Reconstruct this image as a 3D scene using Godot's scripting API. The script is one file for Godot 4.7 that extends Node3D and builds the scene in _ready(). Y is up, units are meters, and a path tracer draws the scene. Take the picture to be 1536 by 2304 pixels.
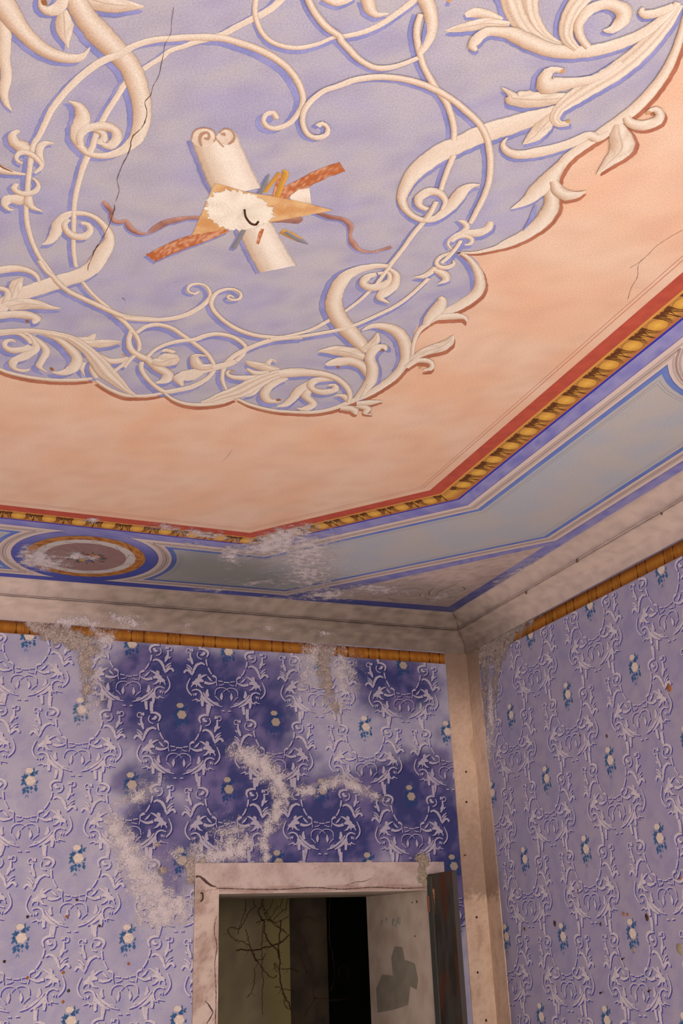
extends Node3D
# A frescoed corner of an abandoned room: painted ceiling, cornice, two stencilled walls, doorway.
# Units are metres. The room corner stands at x = 0, z = 0; the back wall is z = 0, the right wall x = 0.

const CEIL := 3.774
const LIGHT := Color(1.0, 0.86, 0.78)      # what a white surface looks like in this warm light (divides out of sampled paint colours)
var n1 := FastNoiseLite.new()
var n2 := FastNoiseLite.new()
var n3 := FastNoiseLite.new()
var rng := RandomNumberGenerator.new()
var M := {}
var strokes := 0
var nails := 0
var used := {}
var F_CEIL := [Vector3(0, CEIL, 0), Vector3(1, 0, 0), Vector3(0, 0, 1), Vector3(0, -1, 0)]
var F_BACK := [Vector3(0, 0, 0), Vector3(1, 0, 0), Vector3(0, 1, 0), Vector3(0, 0, 1)]
var F_RIGHT := [Vector3(0, 0, 0), Vector3(0, 0, 1), Vector3(0, 1, 0), Vector3(-1, 0, 0)]
var ceil_node: Node3D
var wall_b: Node3D
var wall_r: Node3D

# ------------------------------------------------------------------ helpers
func P(r: float, g: float, b: float, a := 1.0) -> Color:
	var c := Color(r / 255.0, g / 255.0, b / 255.0).srgb_to_linear()
	return Color(c.r / LIGHT.r, c.g / LIGHT.g, c.b / LIGHT.b, a)

class MB:
	var v := PackedVector3Array()
	var c := PackedColorArray()
	var n := PackedVector3Array()
	var i := PackedInt32Array()
	func vert(p: Vector3, col: Color, nor: Vector3) -> int:
		v.append(p); c.append(col); n.append(nor)
		return v.size() - 1
	func quad(a: int, b: int, d: int, e: int) -> void:
		i.append(a); i.append(b); i.append(d); i.append(a); i.append(d); i.append(e)
	func mesh(smooth := false) -> ArrayMesh:
		for t in range(0, i.size(), 3):
			var a := v[i[t]]
			if (v[i[t + 1]] - a).cross(v[i[t + 2]] - a).dot(n[i[t]]) > 0.0:
				var keep := i[t + 1]
				i[t + 1] = i[t + 2]
				i[t + 2] = keep
		var arr := []
		arr.resize(Mesh.ARRAY_MAX)
		arr[Mesh.ARRAY_VERTEX] = v; arr[Mesh.ARRAY_COLOR] = c; arr[Mesh.ARRAY_NORMAL] = n; arr[Mesh.ARRAY_INDEX] = i
		var m := ArrayMesh.new()
		m.add_surface_from_arrays(Mesh.PRIMITIVE_TRIANGLES, arr)
		if smooth:
			var st := SurfaceTool.new()
			st.create_from(m, 0)
			st.generate_normals()
			m = st.commit()
		return m

func numbered(called: String) -> String:
	var k: int = used.get(called, 0)
	used[called] = k + 1
	return called if k == 0 else "%s_%03d" % [called, k]

func put(mesh: Mesh, called: String, mat: Material, parent: Node) -> MeshInstance3D:
	var o := MeshInstance3D.new()
	o.mesh = mesh
	o.material_override = mat
	if parent == self:
		o.name = numbered(called)
	else:
		o.name = called
	parent.add_child(o, true)
	return o

func node(called: String, at := Vector3.ZERO, parent: Node = self) -> Node3D:
	var o := Node3D.new()
	o.name = numbered(called) if parent == self else called
	parent.add_child(o, true)
	o.position = at
	return o

func tag(o: Node, label: String, category: String, group := "", kind := "") -> Node:
	o.set_meta("label", label)
	o.set_meta("category", category)
	if group: o.set_meta("group", group)
	if kind: o.set_meta("kind", kind)
	return o

func at(f: Array, a: float, b: float, h: float) -> Vector3:
	return f[0] + f[1] * a + f[2] * b + f[3] * h

func mat(rough: float, bump: float, film := false, grain := true) -> StandardMaterial3D:
	var m := StandardMaterial3D.new()
	m.vertex_color_use_as_albedo = true
	m.roughness = rough
	m.metallic_specular = 0.25
	m.cull_mode = BaseMaterial3D.CULL_DISABLED
	if film: m.transparency = BaseMaterial3D.TRANSPARENCY_ALPHA
	m.uv1_triplanar = true
	m.uv1_world_triplanar = true
	m.uv1_scale = Vector3(1.25, 1.25, 1.25)
	if grain: m.albedo_texture = M.grain_tex
	if bump > 0.0:
		m.heightmap_enabled = true
		m.heightmap_texture = M.bump_tex
		m.heightmap_scale = bump
	return m

func solid(c: Color, rough := 0.8, metal := 0.0) -> StandardMaterial3D:
	var m := StandardMaterial3D.new()
	m.albedo_color = c.linear_to_srgb()
	m.roughness = rough
	m.metallic = metal
	m.cull_mode = BaseMaterial3D.CULL_DISABLED
	return m

func noise_image(fr: float, oct: int, sd: int, lo: float, hi: float) -> Image:
	var n := FastNoiseLite.new()
	n.seed = sd
	n.noise_type = FastNoiseLite.TYPE_SIMPLEX_SMOOTH
	n.frequency = fr
	n.fractal_octaves = oct
	var im := n.get_seamless_image(1024, 1024)
	im.convert(Image.FORMAT_RGB8)
	var by := im.get_data()
	for k in by.size():
		by[k] = clampi(int(255.0 * lerpf(lo, hi, by[k] / 255.0)), 0, 255)
	return Image.create_from_data(1024, 1024, false, Image.FORMAT_RGB8, by)

func box(called: String, a: Vector3, b: Vector3, m: Material, parent: Node) -> MeshInstance3D:
	var bm := BoxMesh.new()
	bm.size = (b - a).abs()
	var o := put(bm, called, m, parent)
	o.position = (a + b) / 2.0
	return o

# ------------------------------------------------------------------ painted strokes
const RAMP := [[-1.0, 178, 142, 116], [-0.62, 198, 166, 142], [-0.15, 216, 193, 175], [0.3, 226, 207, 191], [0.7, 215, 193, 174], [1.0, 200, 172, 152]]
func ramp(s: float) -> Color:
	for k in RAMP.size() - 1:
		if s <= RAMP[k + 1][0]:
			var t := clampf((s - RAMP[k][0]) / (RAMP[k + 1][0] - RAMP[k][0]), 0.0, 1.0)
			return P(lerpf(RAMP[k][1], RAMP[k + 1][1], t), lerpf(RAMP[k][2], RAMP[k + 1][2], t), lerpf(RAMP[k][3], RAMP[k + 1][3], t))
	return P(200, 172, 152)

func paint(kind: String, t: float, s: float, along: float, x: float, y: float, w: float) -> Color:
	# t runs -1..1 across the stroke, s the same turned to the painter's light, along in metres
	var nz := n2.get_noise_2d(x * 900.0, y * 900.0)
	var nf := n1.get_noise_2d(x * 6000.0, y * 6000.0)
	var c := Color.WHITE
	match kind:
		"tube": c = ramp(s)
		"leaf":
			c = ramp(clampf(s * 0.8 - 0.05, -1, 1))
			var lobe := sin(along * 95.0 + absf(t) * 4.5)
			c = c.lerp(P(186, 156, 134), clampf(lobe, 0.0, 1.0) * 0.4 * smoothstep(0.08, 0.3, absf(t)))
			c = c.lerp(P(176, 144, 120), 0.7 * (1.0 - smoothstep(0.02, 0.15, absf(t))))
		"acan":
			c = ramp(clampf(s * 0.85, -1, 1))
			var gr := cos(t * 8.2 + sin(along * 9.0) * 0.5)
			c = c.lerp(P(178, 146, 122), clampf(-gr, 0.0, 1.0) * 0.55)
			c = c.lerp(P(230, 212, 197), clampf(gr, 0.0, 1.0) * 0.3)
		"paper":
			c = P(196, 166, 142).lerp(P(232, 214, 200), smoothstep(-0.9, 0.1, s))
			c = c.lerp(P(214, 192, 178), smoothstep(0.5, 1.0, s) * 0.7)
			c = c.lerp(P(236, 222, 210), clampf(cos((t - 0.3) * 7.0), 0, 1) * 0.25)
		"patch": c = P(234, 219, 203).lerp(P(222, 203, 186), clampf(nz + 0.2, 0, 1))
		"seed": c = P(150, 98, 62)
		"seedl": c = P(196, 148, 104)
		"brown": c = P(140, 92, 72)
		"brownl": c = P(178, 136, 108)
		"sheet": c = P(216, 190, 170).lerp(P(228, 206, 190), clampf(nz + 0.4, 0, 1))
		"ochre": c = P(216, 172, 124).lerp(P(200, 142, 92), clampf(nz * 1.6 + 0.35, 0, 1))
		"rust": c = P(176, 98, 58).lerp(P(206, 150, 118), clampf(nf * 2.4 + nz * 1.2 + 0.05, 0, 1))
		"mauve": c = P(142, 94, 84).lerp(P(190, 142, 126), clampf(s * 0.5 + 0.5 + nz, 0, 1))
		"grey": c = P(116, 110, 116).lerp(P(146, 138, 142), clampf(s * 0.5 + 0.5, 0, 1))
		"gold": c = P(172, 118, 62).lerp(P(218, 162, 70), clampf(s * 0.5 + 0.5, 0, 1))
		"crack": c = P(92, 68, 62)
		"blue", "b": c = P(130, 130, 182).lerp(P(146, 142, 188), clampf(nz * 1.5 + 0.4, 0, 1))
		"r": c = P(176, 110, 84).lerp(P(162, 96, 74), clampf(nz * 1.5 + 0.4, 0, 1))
	var k := 1.0 + nf * 0.05 + nz * 0.035
	return Color(c.r * k, c.g * k, c.b * k, 1.0)

func smooth_pts(p: Array, step: float) -> Array:
	# p holds x, y, width triples; a Catmull-Rom curve through them, sampled about every step metres: [x, y, w]
	var q := []
	var n: int = p.size() / 3
	for k in n - 1:
		var a := maxi(k - 1, 0) * 3
		var b := k * 3
		var c := (k + 1) * 3
		var d := mini(k + 2, n - 1) * 3
		var ln := Vector2(p[c] - p[b], p[c + 1] - p[b + 1]).length()
		var m := clampi(int(ceilf(ln / step)), 2, 24)
		for j in m:
			var t := float(j) / m
			q.append([cubic_interpolate(p[b], p[c], p[a], p[d], t), cubic_interpolate(p[b + 1], p[c + 1], p[a + 1], p[d + 1], t), maxf(lerpf(p[b + 2], p[c + 2], t), 0.0004)])
	q.append([p[-3], p[-2], p[-1]])
	return q

func ribbon(mb: MB, f: Array, q: Array, kind: String, h: float, off := Vector2.ZERO, rough := 0.04, soft := 1.1) -> void:
	var wide := 0.0
	for e in q: wide = maxf(wide, e[2])
	var ts := [-soft, -0.9, -0.6, -0.25, 0.0, 0.25, 0.6, 0.9, soft]
	if kind == "leaf" or kind == "acan" or wide > 0.06:
		ts = [-soft, -0.93, -0.78, -0.6, -0.45, -0.3, -0.15, 0.0, 0.15, 0.3, 0.45, 0.6, 0.78, 0.93, soft]
	elif kind in ["b", "r", "blue", "crack", "seed", "seedl", "ink", "chalk", "brownl"]:
		ts = [-soft, -0.85, 0.85, soft]
	var along := 0.0
	var prev := -1
	for k in q.size():
		var a: Array = q[maxi(k - 1, 0)]
		var b: Array = q[mini(k + 1, q.size() - 1)]
		var d := Vector2(b[0] - a[0], b[1] - a[1]).normalized()
		var nn := Vector2(-d.y, d.x)
		var e: Array = q[k]
		if k > 0: along += Vector2(e[0] - q[k - 1][0], e[1] - q[k - 1][1]).length()
		var first := mb.v.size()
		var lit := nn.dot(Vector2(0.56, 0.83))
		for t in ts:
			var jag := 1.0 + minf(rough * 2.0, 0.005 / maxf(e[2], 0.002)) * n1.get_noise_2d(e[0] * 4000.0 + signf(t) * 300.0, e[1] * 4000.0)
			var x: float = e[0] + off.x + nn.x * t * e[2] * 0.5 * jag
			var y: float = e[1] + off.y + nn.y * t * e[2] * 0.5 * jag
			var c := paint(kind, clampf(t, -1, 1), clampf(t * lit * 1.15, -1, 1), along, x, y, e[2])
			if absf(t) >= soft - 0.001: c.a = 0.0
			mb.vert(at(f, x, y, h + 0.0000012 * k), c, f[3])
		if prev >= 0:
			for j in ts.size() - 1:
				mb.quad(prev + j, prev + j + 1, first + j + 1, first + j)
		prev = first

func fresco(called: String, kind: String, pts: Array, tier: int, sx: float, sz: float, scol: String) -> void:
	var p := []
	for v in pts: p.append(v * 0.01)
	var q := smooth_pts(p, 0.013)
	var mb := MB.new()
	strokes += 1
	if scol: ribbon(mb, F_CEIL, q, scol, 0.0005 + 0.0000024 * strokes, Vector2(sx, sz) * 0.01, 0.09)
	var rough := 0.04
	var soft := 1.1
	if kind == "crack":
		rough = 0.5
		for e in q: e[2] *= 0.55
	if kind == "rust" or kind == "ochre": rough = 0.06
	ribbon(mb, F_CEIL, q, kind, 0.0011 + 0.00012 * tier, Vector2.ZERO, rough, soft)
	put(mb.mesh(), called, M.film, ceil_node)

# ------------------------------------------------------------------ filled shapes
func fill(mb: MB, f: Array, poly: PackedVector2Array, cell: float, h: float, col: Callable) -> void:
	var lo := poly[0]
	var hi := poly[0]
	for p in poly:
		lo = lo.min(p); hi = hi.max(p)
	var nx := int(ceilf((hi.x - lo.x) / cell))
	var ny := int(ceilf((hi.y - lo.y) / cell))
	var inside := PackedByteArray()
	inside.resize((nx + 1) * (ny + 1))
	for j in ny + 1:
		for i in nx + 1:
			inside[j * (nx + 1) + i] = 1 if Geometry2D.is_point_in_polygon(lo + Vector2(i, j) * cell, poly) else 0
	for j in ny:
		for i in nx:
			var s: int = inside[j * (nx + 1) + i] + inside[j * (nx + 1) + i + 1] + inside[(j + 1) * (nx + 1) + i] + inside[(j + 1) * (nx + 1) + i + 1]
			var a := lo + Vector2(i, j) * cell
			var sq := PackedVector2Array([a, a + Vector2(0, cell), a + Vector2(cell, cell), a + Vector2(cell, 0)])
			if s == 4:
				var k := mb.v.size()
				for p in sq: mb.vert(at(f, p.x, p.y, h), col.call(p.x, p.y), f[3])
				mb.quad(k, k + 1, k + 2, k + 3)
			else:
				for piece in Geometry2D.intersect_polygons(poly, sq):
					var tri := Geometry2D.triangulate_polygon(piece)
					var k := mb.v.size()
					for p in piece: mb.vert(at(f, p.x, p.y, h), col.call(p.x, p.y), f[3])
					for t in tri: mb.i.append(k + t)

func shape(called: String, f: Array, poly: PackedVector2Array, cell: float, h: float, col: Callable, parent: Node, m: Material) -> MeshInstance3D:
	var mb := MB.new()
	fill(mb, f, poly, cell, h, col)
	return put(mb.mesh(), called, m, parent)

func poly2(a: Array) -> PackedVector2Array:
	var p := PackedVector2Array()
	for k in a.size() / 2: p.append(Vector2(a[2 * k], a[2 * k + 1]))
	return p

# loft between two polylines of the same length
func strip(called: String, f: Array, e0: Array, e1: Array, h: float, col: Callable, parent: Node, m: Material, across := 3, step := 0.03) -> MeshInstance3D:
	var mb := MB.new()
	for s in e0.size() - 1:
		var n := maxi(1, int(ceilf(e0[s].distance_to(e0[s + 1]) / step)))
		var prev := -1
		for k in n + 1:
			var t := float(k) / n
			var a: Vector2 = e0[s].lerp(e0[s + 1], t)
			var b: Vector2 = e1[s].lerp(e1[s + 1], t)
			var first := mb.v.size()
			for j in across + 1:
				var p := a.lerp(b, float(j) / across)
				mb.vert(at(f, p.x, p.y, h), col.call(p.x, p.y, float(j) / across), f[3])
			if prev >= 0:
				for j in across: mb.quad(prev + j, prev + j + 1, first + j + 1, first + j)
			prev = first
	return put(mb.mesh(), called, m, parent)

# ------------------------------------------------------------------ stains and crusts
func blob_sum(L: Array, x: float, y: float, warp := 0.0) -> float:
	var keep := 1.0
	if warp > 0.0:
		var wx := n2.get_noise_2d(x * 500.0, y * 500.0) * warp
		var wy := n2.get_noise_2d(x * 500.0 + 900.0, y * 500.0) * warp
		x += wx; y += wy
	for k in range(0, L.size(), 7):
		var dx: float = x - L[k]
		var dy: float = y - L[k + 1]
		var u: float = L[k + 2] * dx + L[k + 3] * dy
		var v: float = L[k + 4] * dx + L[k + 5] * dy
		var d := u * u + v * v
		if d < 3.0: keep *= 1.0 - minf(L[k + 6], 1.0) * exp(-d * d * 0.9)
	return 1.0 - keep

func crust(called: String, f: Array, L: Array, cell: float, h0: float, lump: float, col: Callable, parent: Node, speck := 0.55, sharp := 0.16, most := 1.0) -> void:
	var mask := {}
	for k in range(0, L.size(), 7):
		var det: float = L[k + 2] * L[k + 5] - L[k + 3] * L[k + 4]
		var ex: float = sqrt(L[k + 5] * L[k + 5] + L[k + 3] * L[k + 3]) / absf(det) * 1.7
		var ey: float = sqrt(L[k + 4] * L[k + 4] + L[k + 2] * L[k + 2]) / absf(det) * 1.7
		for i in range(int(floorf((L[k] - ex) / cell)), int(ceilf((L[k] + ex) / cell))):
			for j in range(int(floorf((L[k + 1] - ey) / cell)), int(ceilf((L[k + 1] + ey) / cell))):
				var dx: float = i * cell - L[k]
				var dy: float = j * cell - L[k + 1]
				var u: float = L[k + 2] * dx + L[k + 3] * dy
				var v: float = L[k + 4] * dx + L[k + 5] * dy
				var d := u * u + v * v
				if d < 2.9:
					var key := Vector2i(i, j)
					mask[key] = mask.get(key, 1.0) * (1.0 - minf(L[k + 6], 1.0) * exp(-d * 1.1))
	var al := {}
	for key in mask:
		var x: float = key.x * cell
		var y: float = key.y * cell
		var big := n2.get_noise_2d(x * 1400.0, y * 1400.0)
		var fine := n1.get_noise_2d(x * 9000.0, y * 9000.0)
		var a: float = (1.0 - mask[key]) * 0.95 + big * 0.5 + fine * speck * 0.55 - 0.05
		al[key] = smoothstep(0.5 - sharp, 0.5 + sharp, a) * most
	var mb := MB.new()
	var ids := {}
	for key in al:
		var c := [key, key + Vector2i(0, 1), key + Vector2i(1, 1), key + Vector2i(1, 0)]
		var any := false
		var all := true
		for p in c:
			if not al.has(p): all = false; break
			if al[p] > 0.02: any = true
		if not (all and any): continue
		for p in c:
			if not ids.has(p):
				var x: float = p.x * cell
				var y: float = p.y * cell
				var hh := n1.get_noise_2d(x * 5000.0, y * 5000.0) * 0.6 + n3.get_noise_2d(x * 3000.0, y * 3000.0) * 0.4
				var cc: Color = col.call(x, y)
				cc.a = al[p]
				ids[p] = mb.vert(at(f, x, y, h0 + lump * al[p] * (0.5 + 0.6 * hh)), cc, f[3])
		mb.quad(ids[c[0]], ids[c[1]], ids[c[2]], ids[c[3]])
	if mb.v.size() == 0: return
	var o := put(mb.mesh(true), called, M.crust, parent)
	o.set_meta("kind", "stuff")

func white_crust(x: float, y: float) -> Color:
	var t := clampf(n1.get_noise_2d(x * 7000.0, y * 7000.0) * 1.2 + n2.get_noise_2d(x * 1200.0, y * 1200.0) * 0.9 + 0.45, 0, 1)
	return P(204, 184, 182).lerp(P(228, 208, 206), t)

func grey_crust(x: float, y: float) -> Color:
	var t := clampf(n1.get_noise_2d(x * 8000.0, y * 8000.0) * 1.5 + n2.get_noise_2d(x * 1500.0, y * 1500.0) * 0.6 + 0.5, 0, 1)
	return P(136, 117, 108).lerp(P(190, 167, 156), t)

# ------------------------------------------------------------------ tubes and dots in space
func tube(mb: MB, pts: Array, rad: Array, col: Color, sides := 6) -> void:
	var prev := -1
	for k in pts.size():
		var d: Vector3 = (pts[mini(k + 1, pts.size() - 1)] - pts[maxi(k - 1, 0)]).normalized()
		var ref := Vector3.RIGHT if absf(d.x) < 0.8 else Vector3.UP
		var a := d.cross(ref).normalized()
		var b := d.cross(a)
		var first := mb.v.size()
		for j in sides:
			var g := TAU * j / sides
			var nn := a * cos(g) + b * sin(g)
			var c := col * (1.0 + 0.15 * n1.get_noise_2d(k * 90.0, j * 50.0))
			c.a = 1.0
			mb.vert(pts[k] + nn * rad[mini(k, rad.size() - 1)], c, nn)
		if prev >= 0:
			for j in sides: mb.quad(prev + j, first + j, first + (j + 1) % sides, prev + (j + 1) % sides)
		prev = first

func curve3(p: Array, n := 6) -> Array:
	var q := []
	for k in p.size() - 1:
		var a: Vector3 = p[maxi(k - 1, 0)]
		var d: Vector3 = p[mini(k + 2, p.size() - 1)]
		for j in n: q.append((p[k] as Vector3).cubic_interpolate(p[k + 1], a, d, float(j) / n))
	q.append(p[-1])
	return q

func speck(f: Array, x: float, y: float, r: float, col: Color, called: String, parent: Node, bump := 0.004, long := 1.0) -> MeshInstance3D:
	# a small lumpy blob standing on a surface: an old nail head, a rust spot or a mud nest
	var mb := MB.new()
	var top := mb.vert(at(f, x, y, bump), col, f[3])
	for ring in 2:
		for j in 9:
			var g := TAU * j / 9.0
			var rr := r * (0.62 if ring == 0 else 1.0) * (1.0 + 0.3 * n1.get_noise_2d(x * 3000.0 + cos(g) * 60.0, y * 3000.0 + sin(g) * 60.0))
			var c := col if ring == 0 else col.lerp(P(150, 128, 124), 0.3)
			mb.vert(at(f, x + cos(g) * rr, y + sin(g) * rr * long, bump * 0.8 if ring == 0 else 0.0005), c, f[3])
	for j in 9:
		var a := 1 + j
		var b := 1 + (j + 1) % 9
		mb.i.append_array(PackedInt32Array([top, b, a]))
		mb.quad(a, b, b + 9, a + 9)
	return put(mb.mesh(true), called, M.paint, parent)

# ------------------------------------------------------------------ the scene
func _ready() -> void:
	# camera
	var cam := Camera3D.new()
	cam.name = "camera"
	add_child(cam)
	cam.fov = 52.05048
	cam.keep_aspect = Camera3D.KEEP_HEIGHT
	cam.near = 0.05
	cam.far = 60.0
	cam.transform = Transform3D(Basis(Vector3(0.925515, -0.035525, 0.377041), Vector3(-0.115259, 0.921939, 0.369788), Vector3(-0.360746, -0.385702, 0.849174)), Vector3(-3.585901, 1.650000, 6.294688))
	cam.current = true
	# sky and exposure
	var we := WorldEnvironment.new()
	we.name = "world"
	var env := Environment.new()
	var sky := Sky.new()
	var psm := ProceduralSkyMaterial.new()
	psm.sky_top_color = Color(0.62, 0.66, 0.72)
	psm.sky_horizon_color = Color(0.86, 0.82, 0.76)
	psm.ground_bottom_color = Color(0.34, 0.3, 0.26)
	psm.ground_horizon_color = Color(0.6, 0.56, 0.5)
	psm.sun_angle_max = 0.0
	sky.sky_material = psm
	env.background_mode = Environment.BG_SKY
	env.sky = sky
	env.tonemap_mode = Environment.TONE_MAPPER_LINEAR
	env.tonemap_exposure = 0.92
	env.sdfgi_enabled = true
	env.ssao_enabled = true
	env.ssil_enabled = true
	we.environment = env
	add_child(we)
	# daylight through the two windows behind the camera
	daylight(Vector3(0.03, 1.65, 5.1), Vector2(1.2, 2.1), Vector3(-5.0, 1.65, 5.1), 4.5)
	daylight(Vector3(-4.4, 1.55, 8.02), Vector2(1.6, 2.1), Vector3(-4.4, 1.55, 0.0), 8.0)
	daylight(Vector3(-2.1, 1.55, 8.02), Vector2(1.6, 2.1), Vector3(-2.1, 1.55, 0.0), 16.0)
	daylight(Vector3(-6.57, 1.6, 2.3), Vector2(1.5, 2.1), Vector3(0.0, 1.6, 2.3), 4.5)
	# low afternoon sun through the rear windows: it falls on the floor and lights the ceiling from below
	var sun := DirectionalLight3D.new()
	sun.name = "sun"
	sun.light_color = Color(1.0, 0.92, 0.82)
	sun.light_energy = 12.0
	sun.light_angular_distance = 0.6
	sun.shadow_enabled = true
	add_child(sun)
	sun.look_at_from_position(Vector3(0, 0, 0), Vector3(sin(deg_to_rad(8.0)), -tan(deg_to_rad(21.0)), -cos(deg_to_rad(8.0))), Vector3.UP)
	# noises, textures, materials
	rng.seed = 77
	n1.seed = 3; n1.frequency = 0.01; n1.fractal_octaves = 3; n1.noise_type = FastNoiseLite.TYPE_SIMPLEX
	n2.seed = 11; n2.frequency = 0.01; n2.fractal_octaves = 4; n2.noise_type = FastNoiseLite.TYPE_SIMPLEX_SMOOTH
	n3.seed = 29; n3.frequency = 0.01; n3.fractal_octaves = 2; n3.noise_type = FastNoiseLite.TYPE_SIMPLEX
	M.grain_tex = ImageTexture.create_from_image(noise_image(0.11, 5, 5, 0.86, 1.0))
	M.bump_tex = ImageTexture.create_from_image(noise_image(0.035, 6, 8, 0.0, 1.0))
	M.paint = mat(0.92, 0.05)
	M.wall = mat(0.93, 0.07)
	M.film = mat(0.92, 0.04, true)
	M.crust = mat(0.97, 0.05, true)
	M.masonry = mat(0.95, 0.6)
	M.masonry.vertex_color_use_as_albedo = false
	M.masonry.albedo_color = Color(0.66, 0.6, 0.54)
	M.metal = mat(0.7, 0.0, false, false)
	build_room()
	build_ceiling()
	build_cornice()
	build_walls()
	build_door()
	build_details()

func daylight(where: Vector3, size: Vector2, aim: Vector3, e: float) -> void:
	var l := AreaLight3D.new()
	l.name = "window_daylight"
	l.area_size = size
	l.area_normalize_energy = true
	l.light_color = Color(1.0, 0.93, 0.87)
	l.light_energy = e
	l.area_range = 30.0
	l.area_attenuation = 2.0
	l.shadow_enabled = true
	add_child(l, true)
	l.look_at_from_position(where, aim, Vector3.UP)

# ------------------------------------------------------------------ room shell
func painted_sheet(called: String, kind: String, pts: Array, tier: int) -> void:
	var p := []
	for v in pts: p.append(v * 0.01)
	var m: StandardMaterial3D = M.paint
	shape(called, F_CEIL, poly2(p), 0.006, 0.0011 + 0.00012 * tier, func(x, z): return paint(kind, 0.0, 0.2, 0.0, x, z, 0.1), ceil_node, m)

func bare_patch(c: Vector2, rx: float, ry: float, turn: float) -> void:
	# where the lamp rose was torn off: bare lime plaster with a torn edge
	var mb := MB.new()
	for k in 181:
		var a := TAU * k / 180.0
		var edge := 1.0 + 0.05 * sin(a * 3.0 + 1.0) + 0.12 * n1.get_noise_2d(cos(a) * 500.0, sin(a) * 500.0) + 0.05 * n1.get_noise_2d(cos(a) * 2200.0, sin(a) * 2200.0)
		for j in 8:
			var t: float = [0.0, 0.3, 0.6, 0.8, 0.9, 0.97, 1.0, 1.05][j]
			var v := Vector2(cos(a) * rx, sin(a) * ry).rotated(turn) * t * edge + c
			var col := P(236, 220, 204).lerp(P(222, 202, 184), clampf(n2.get_noise_2d(v.x * 1500.0, v.y * 1500.0) + 0.3, 0, 1))
			if j == 7: col.a = 0.0
			mb.vert(at(F_CEIL, v.x, v.y, 0.0052 - 0.002 * t), col, F_CEIL[3])
	for k in 180:
		for j in 7: mb.quad(k * 8 + j, k * 8 + j + 1, k * 8 + j + 9, k * 8 + j + 8)
	put(mb.mesh(), "bare_plaster_patch", M.film, ceil_node)

func build_room() -> void:
	ceil_node = node("ceiling")
	tag(ceil_node, "frescoed ceiling with lavender scrollwork medallion on a peach field inside an octagonal painted border", "ceiling", "", "structure")
	box("slab", Vector3(-7, CEIL + 0.002, -0.6), Vector3(0.6, CEIL + 0.3, 8.6), M.masonry, ceil_node)
	wall_b = node("wall_back")
	tag(wall_b, "lavender stencilled wall with dark blue damp stain and doorway", "wall", "", "structure")
	box("masonry", Vector3(-7, 0, -1.0), Vector3(-1.93, CEIL, -0.004), M.masonry, wall_b)
	box("masonry", Vector3(-0.3, 0, -1.0), Vector3(0.0, CEIL, -0.004), M.masonry, wall_b)
	box("masonry", Vector3(-1.93, 2.16, -1.0), Vector3(-0.3, CEIL, -0.004), M.masonry, wall_b)
	wall_r = node("wall_right")
	tag(wall_r, "lavender stencilled wall right of the corner strip", "wall", "", "structure")
	for r in [[-1.0, 4.5, 0.0, CEIL], [5.7, 8.6, 0.0, CEIL], [4.5, 5.7, 0.0, 0.6], [4.5, 5.7, 2.7, CEIL]]:
		box("masonry", Vector3(0.004, r[2], r[0]), Vector3(0.4, r[3], r[1]), M.masonry, wall_r)
	var plain := solid(P(176, 160, 178), 0.95)
	var wl := node("wall_left")
	tag(wl, "plain lavender side wall with one tall window opposite the corner", "wall", "", "structure")
	for r in [[-1.0, 1.5, 0.0, CEIL], [3.1, 8.6, 0.0, CEIL], [1.5, 3.1, 0.0, 0.5], [1.5, 3.1, 2.7, CEIL]]:
		box("masonry", Vector3(-7.0, r[2], r[0]), Vector3(-6.6, r[3], r[1]), plain, wl)
	var fl := box("floor", Vector3(-7, -0.2, -6.0), Vector3(0.6, 0.0, 8.6), solid(Color(0.5, 0.46, 0.42), 0.9), self)
	tag(fl, "worn pale stone floor of the room", "floor", "", "structure")
	var rear := node("wall_rear")
	tag(rear, "rear wall with two tall windows behind the viewer", "wall", "", "structure")
	for r in [[-7.0, -5.2, 0.0, CEIL], [-3.6, -2.9, 0.0, CEIL], [-1.3, 0.6, 0.0, CEIL], [-5.2, -3.6, 0.0, 0.5], [-5.2, -3.6, 2.6, CEIL], [-2.9, -1.3, 0.0, 0.5], [-2.9, -1.3, 2.6, CEIL]]:
		box("masonry", Vector3(r[0], r[2], 8.05), Vector3(r[1], r[3], 8.5), plain, rear)

# ------------------------------------------------------------------ ceiling
var GRIME := [-1.988,0.539,2.15,0.54,0.08,-2.87,0.9,-1.483,0.384,2.25,0.79,0.80,-2.76,0.75,-0.792,0.349,1.72,0.82,1.42,-2.58,0.9,-0.273,0.296,2.46,1.28,0.76,-2.70,1,-2.382,0.124,2.27,0.41,0.02,-3.48,0.6,-2.758,0.587,2.69,0.37,0.08,-2.29,0.45,-0.128,0.587,3.50,3.27,4.29,0.60,0.7,-1.865,0.855,6.21,1.96,1.95,-6.51,0.3]
func grime(x: float, z: float) -> float:
	return blob_sum(GRIME, x, z, 0.06)

func dirty(c: Color, x: float, z: float, amount := 1.0) -> Color:
	var g := grime(x, z) * amount
	return c.lerp(Color(c.r * 0.36, c.g * 0.36, c.b * 0.38), g)

func peach(x: float, z: float) -> Color:
	var a := n2.get_noise_2d(x * 220.0, z * 220.0)
	var b := n2.get_noise_2d(x * 700.0 + 400.0, z * 700.0)
	var c := P(221, 172, 143).lerp(P(223, 184, 160), clampf(a * 1.3 + 0.5, 0, 1))
	c = c.lerp(P(202, 156, 132), clampf(b * 1.2, 0, 0.3))
	return c

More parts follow.
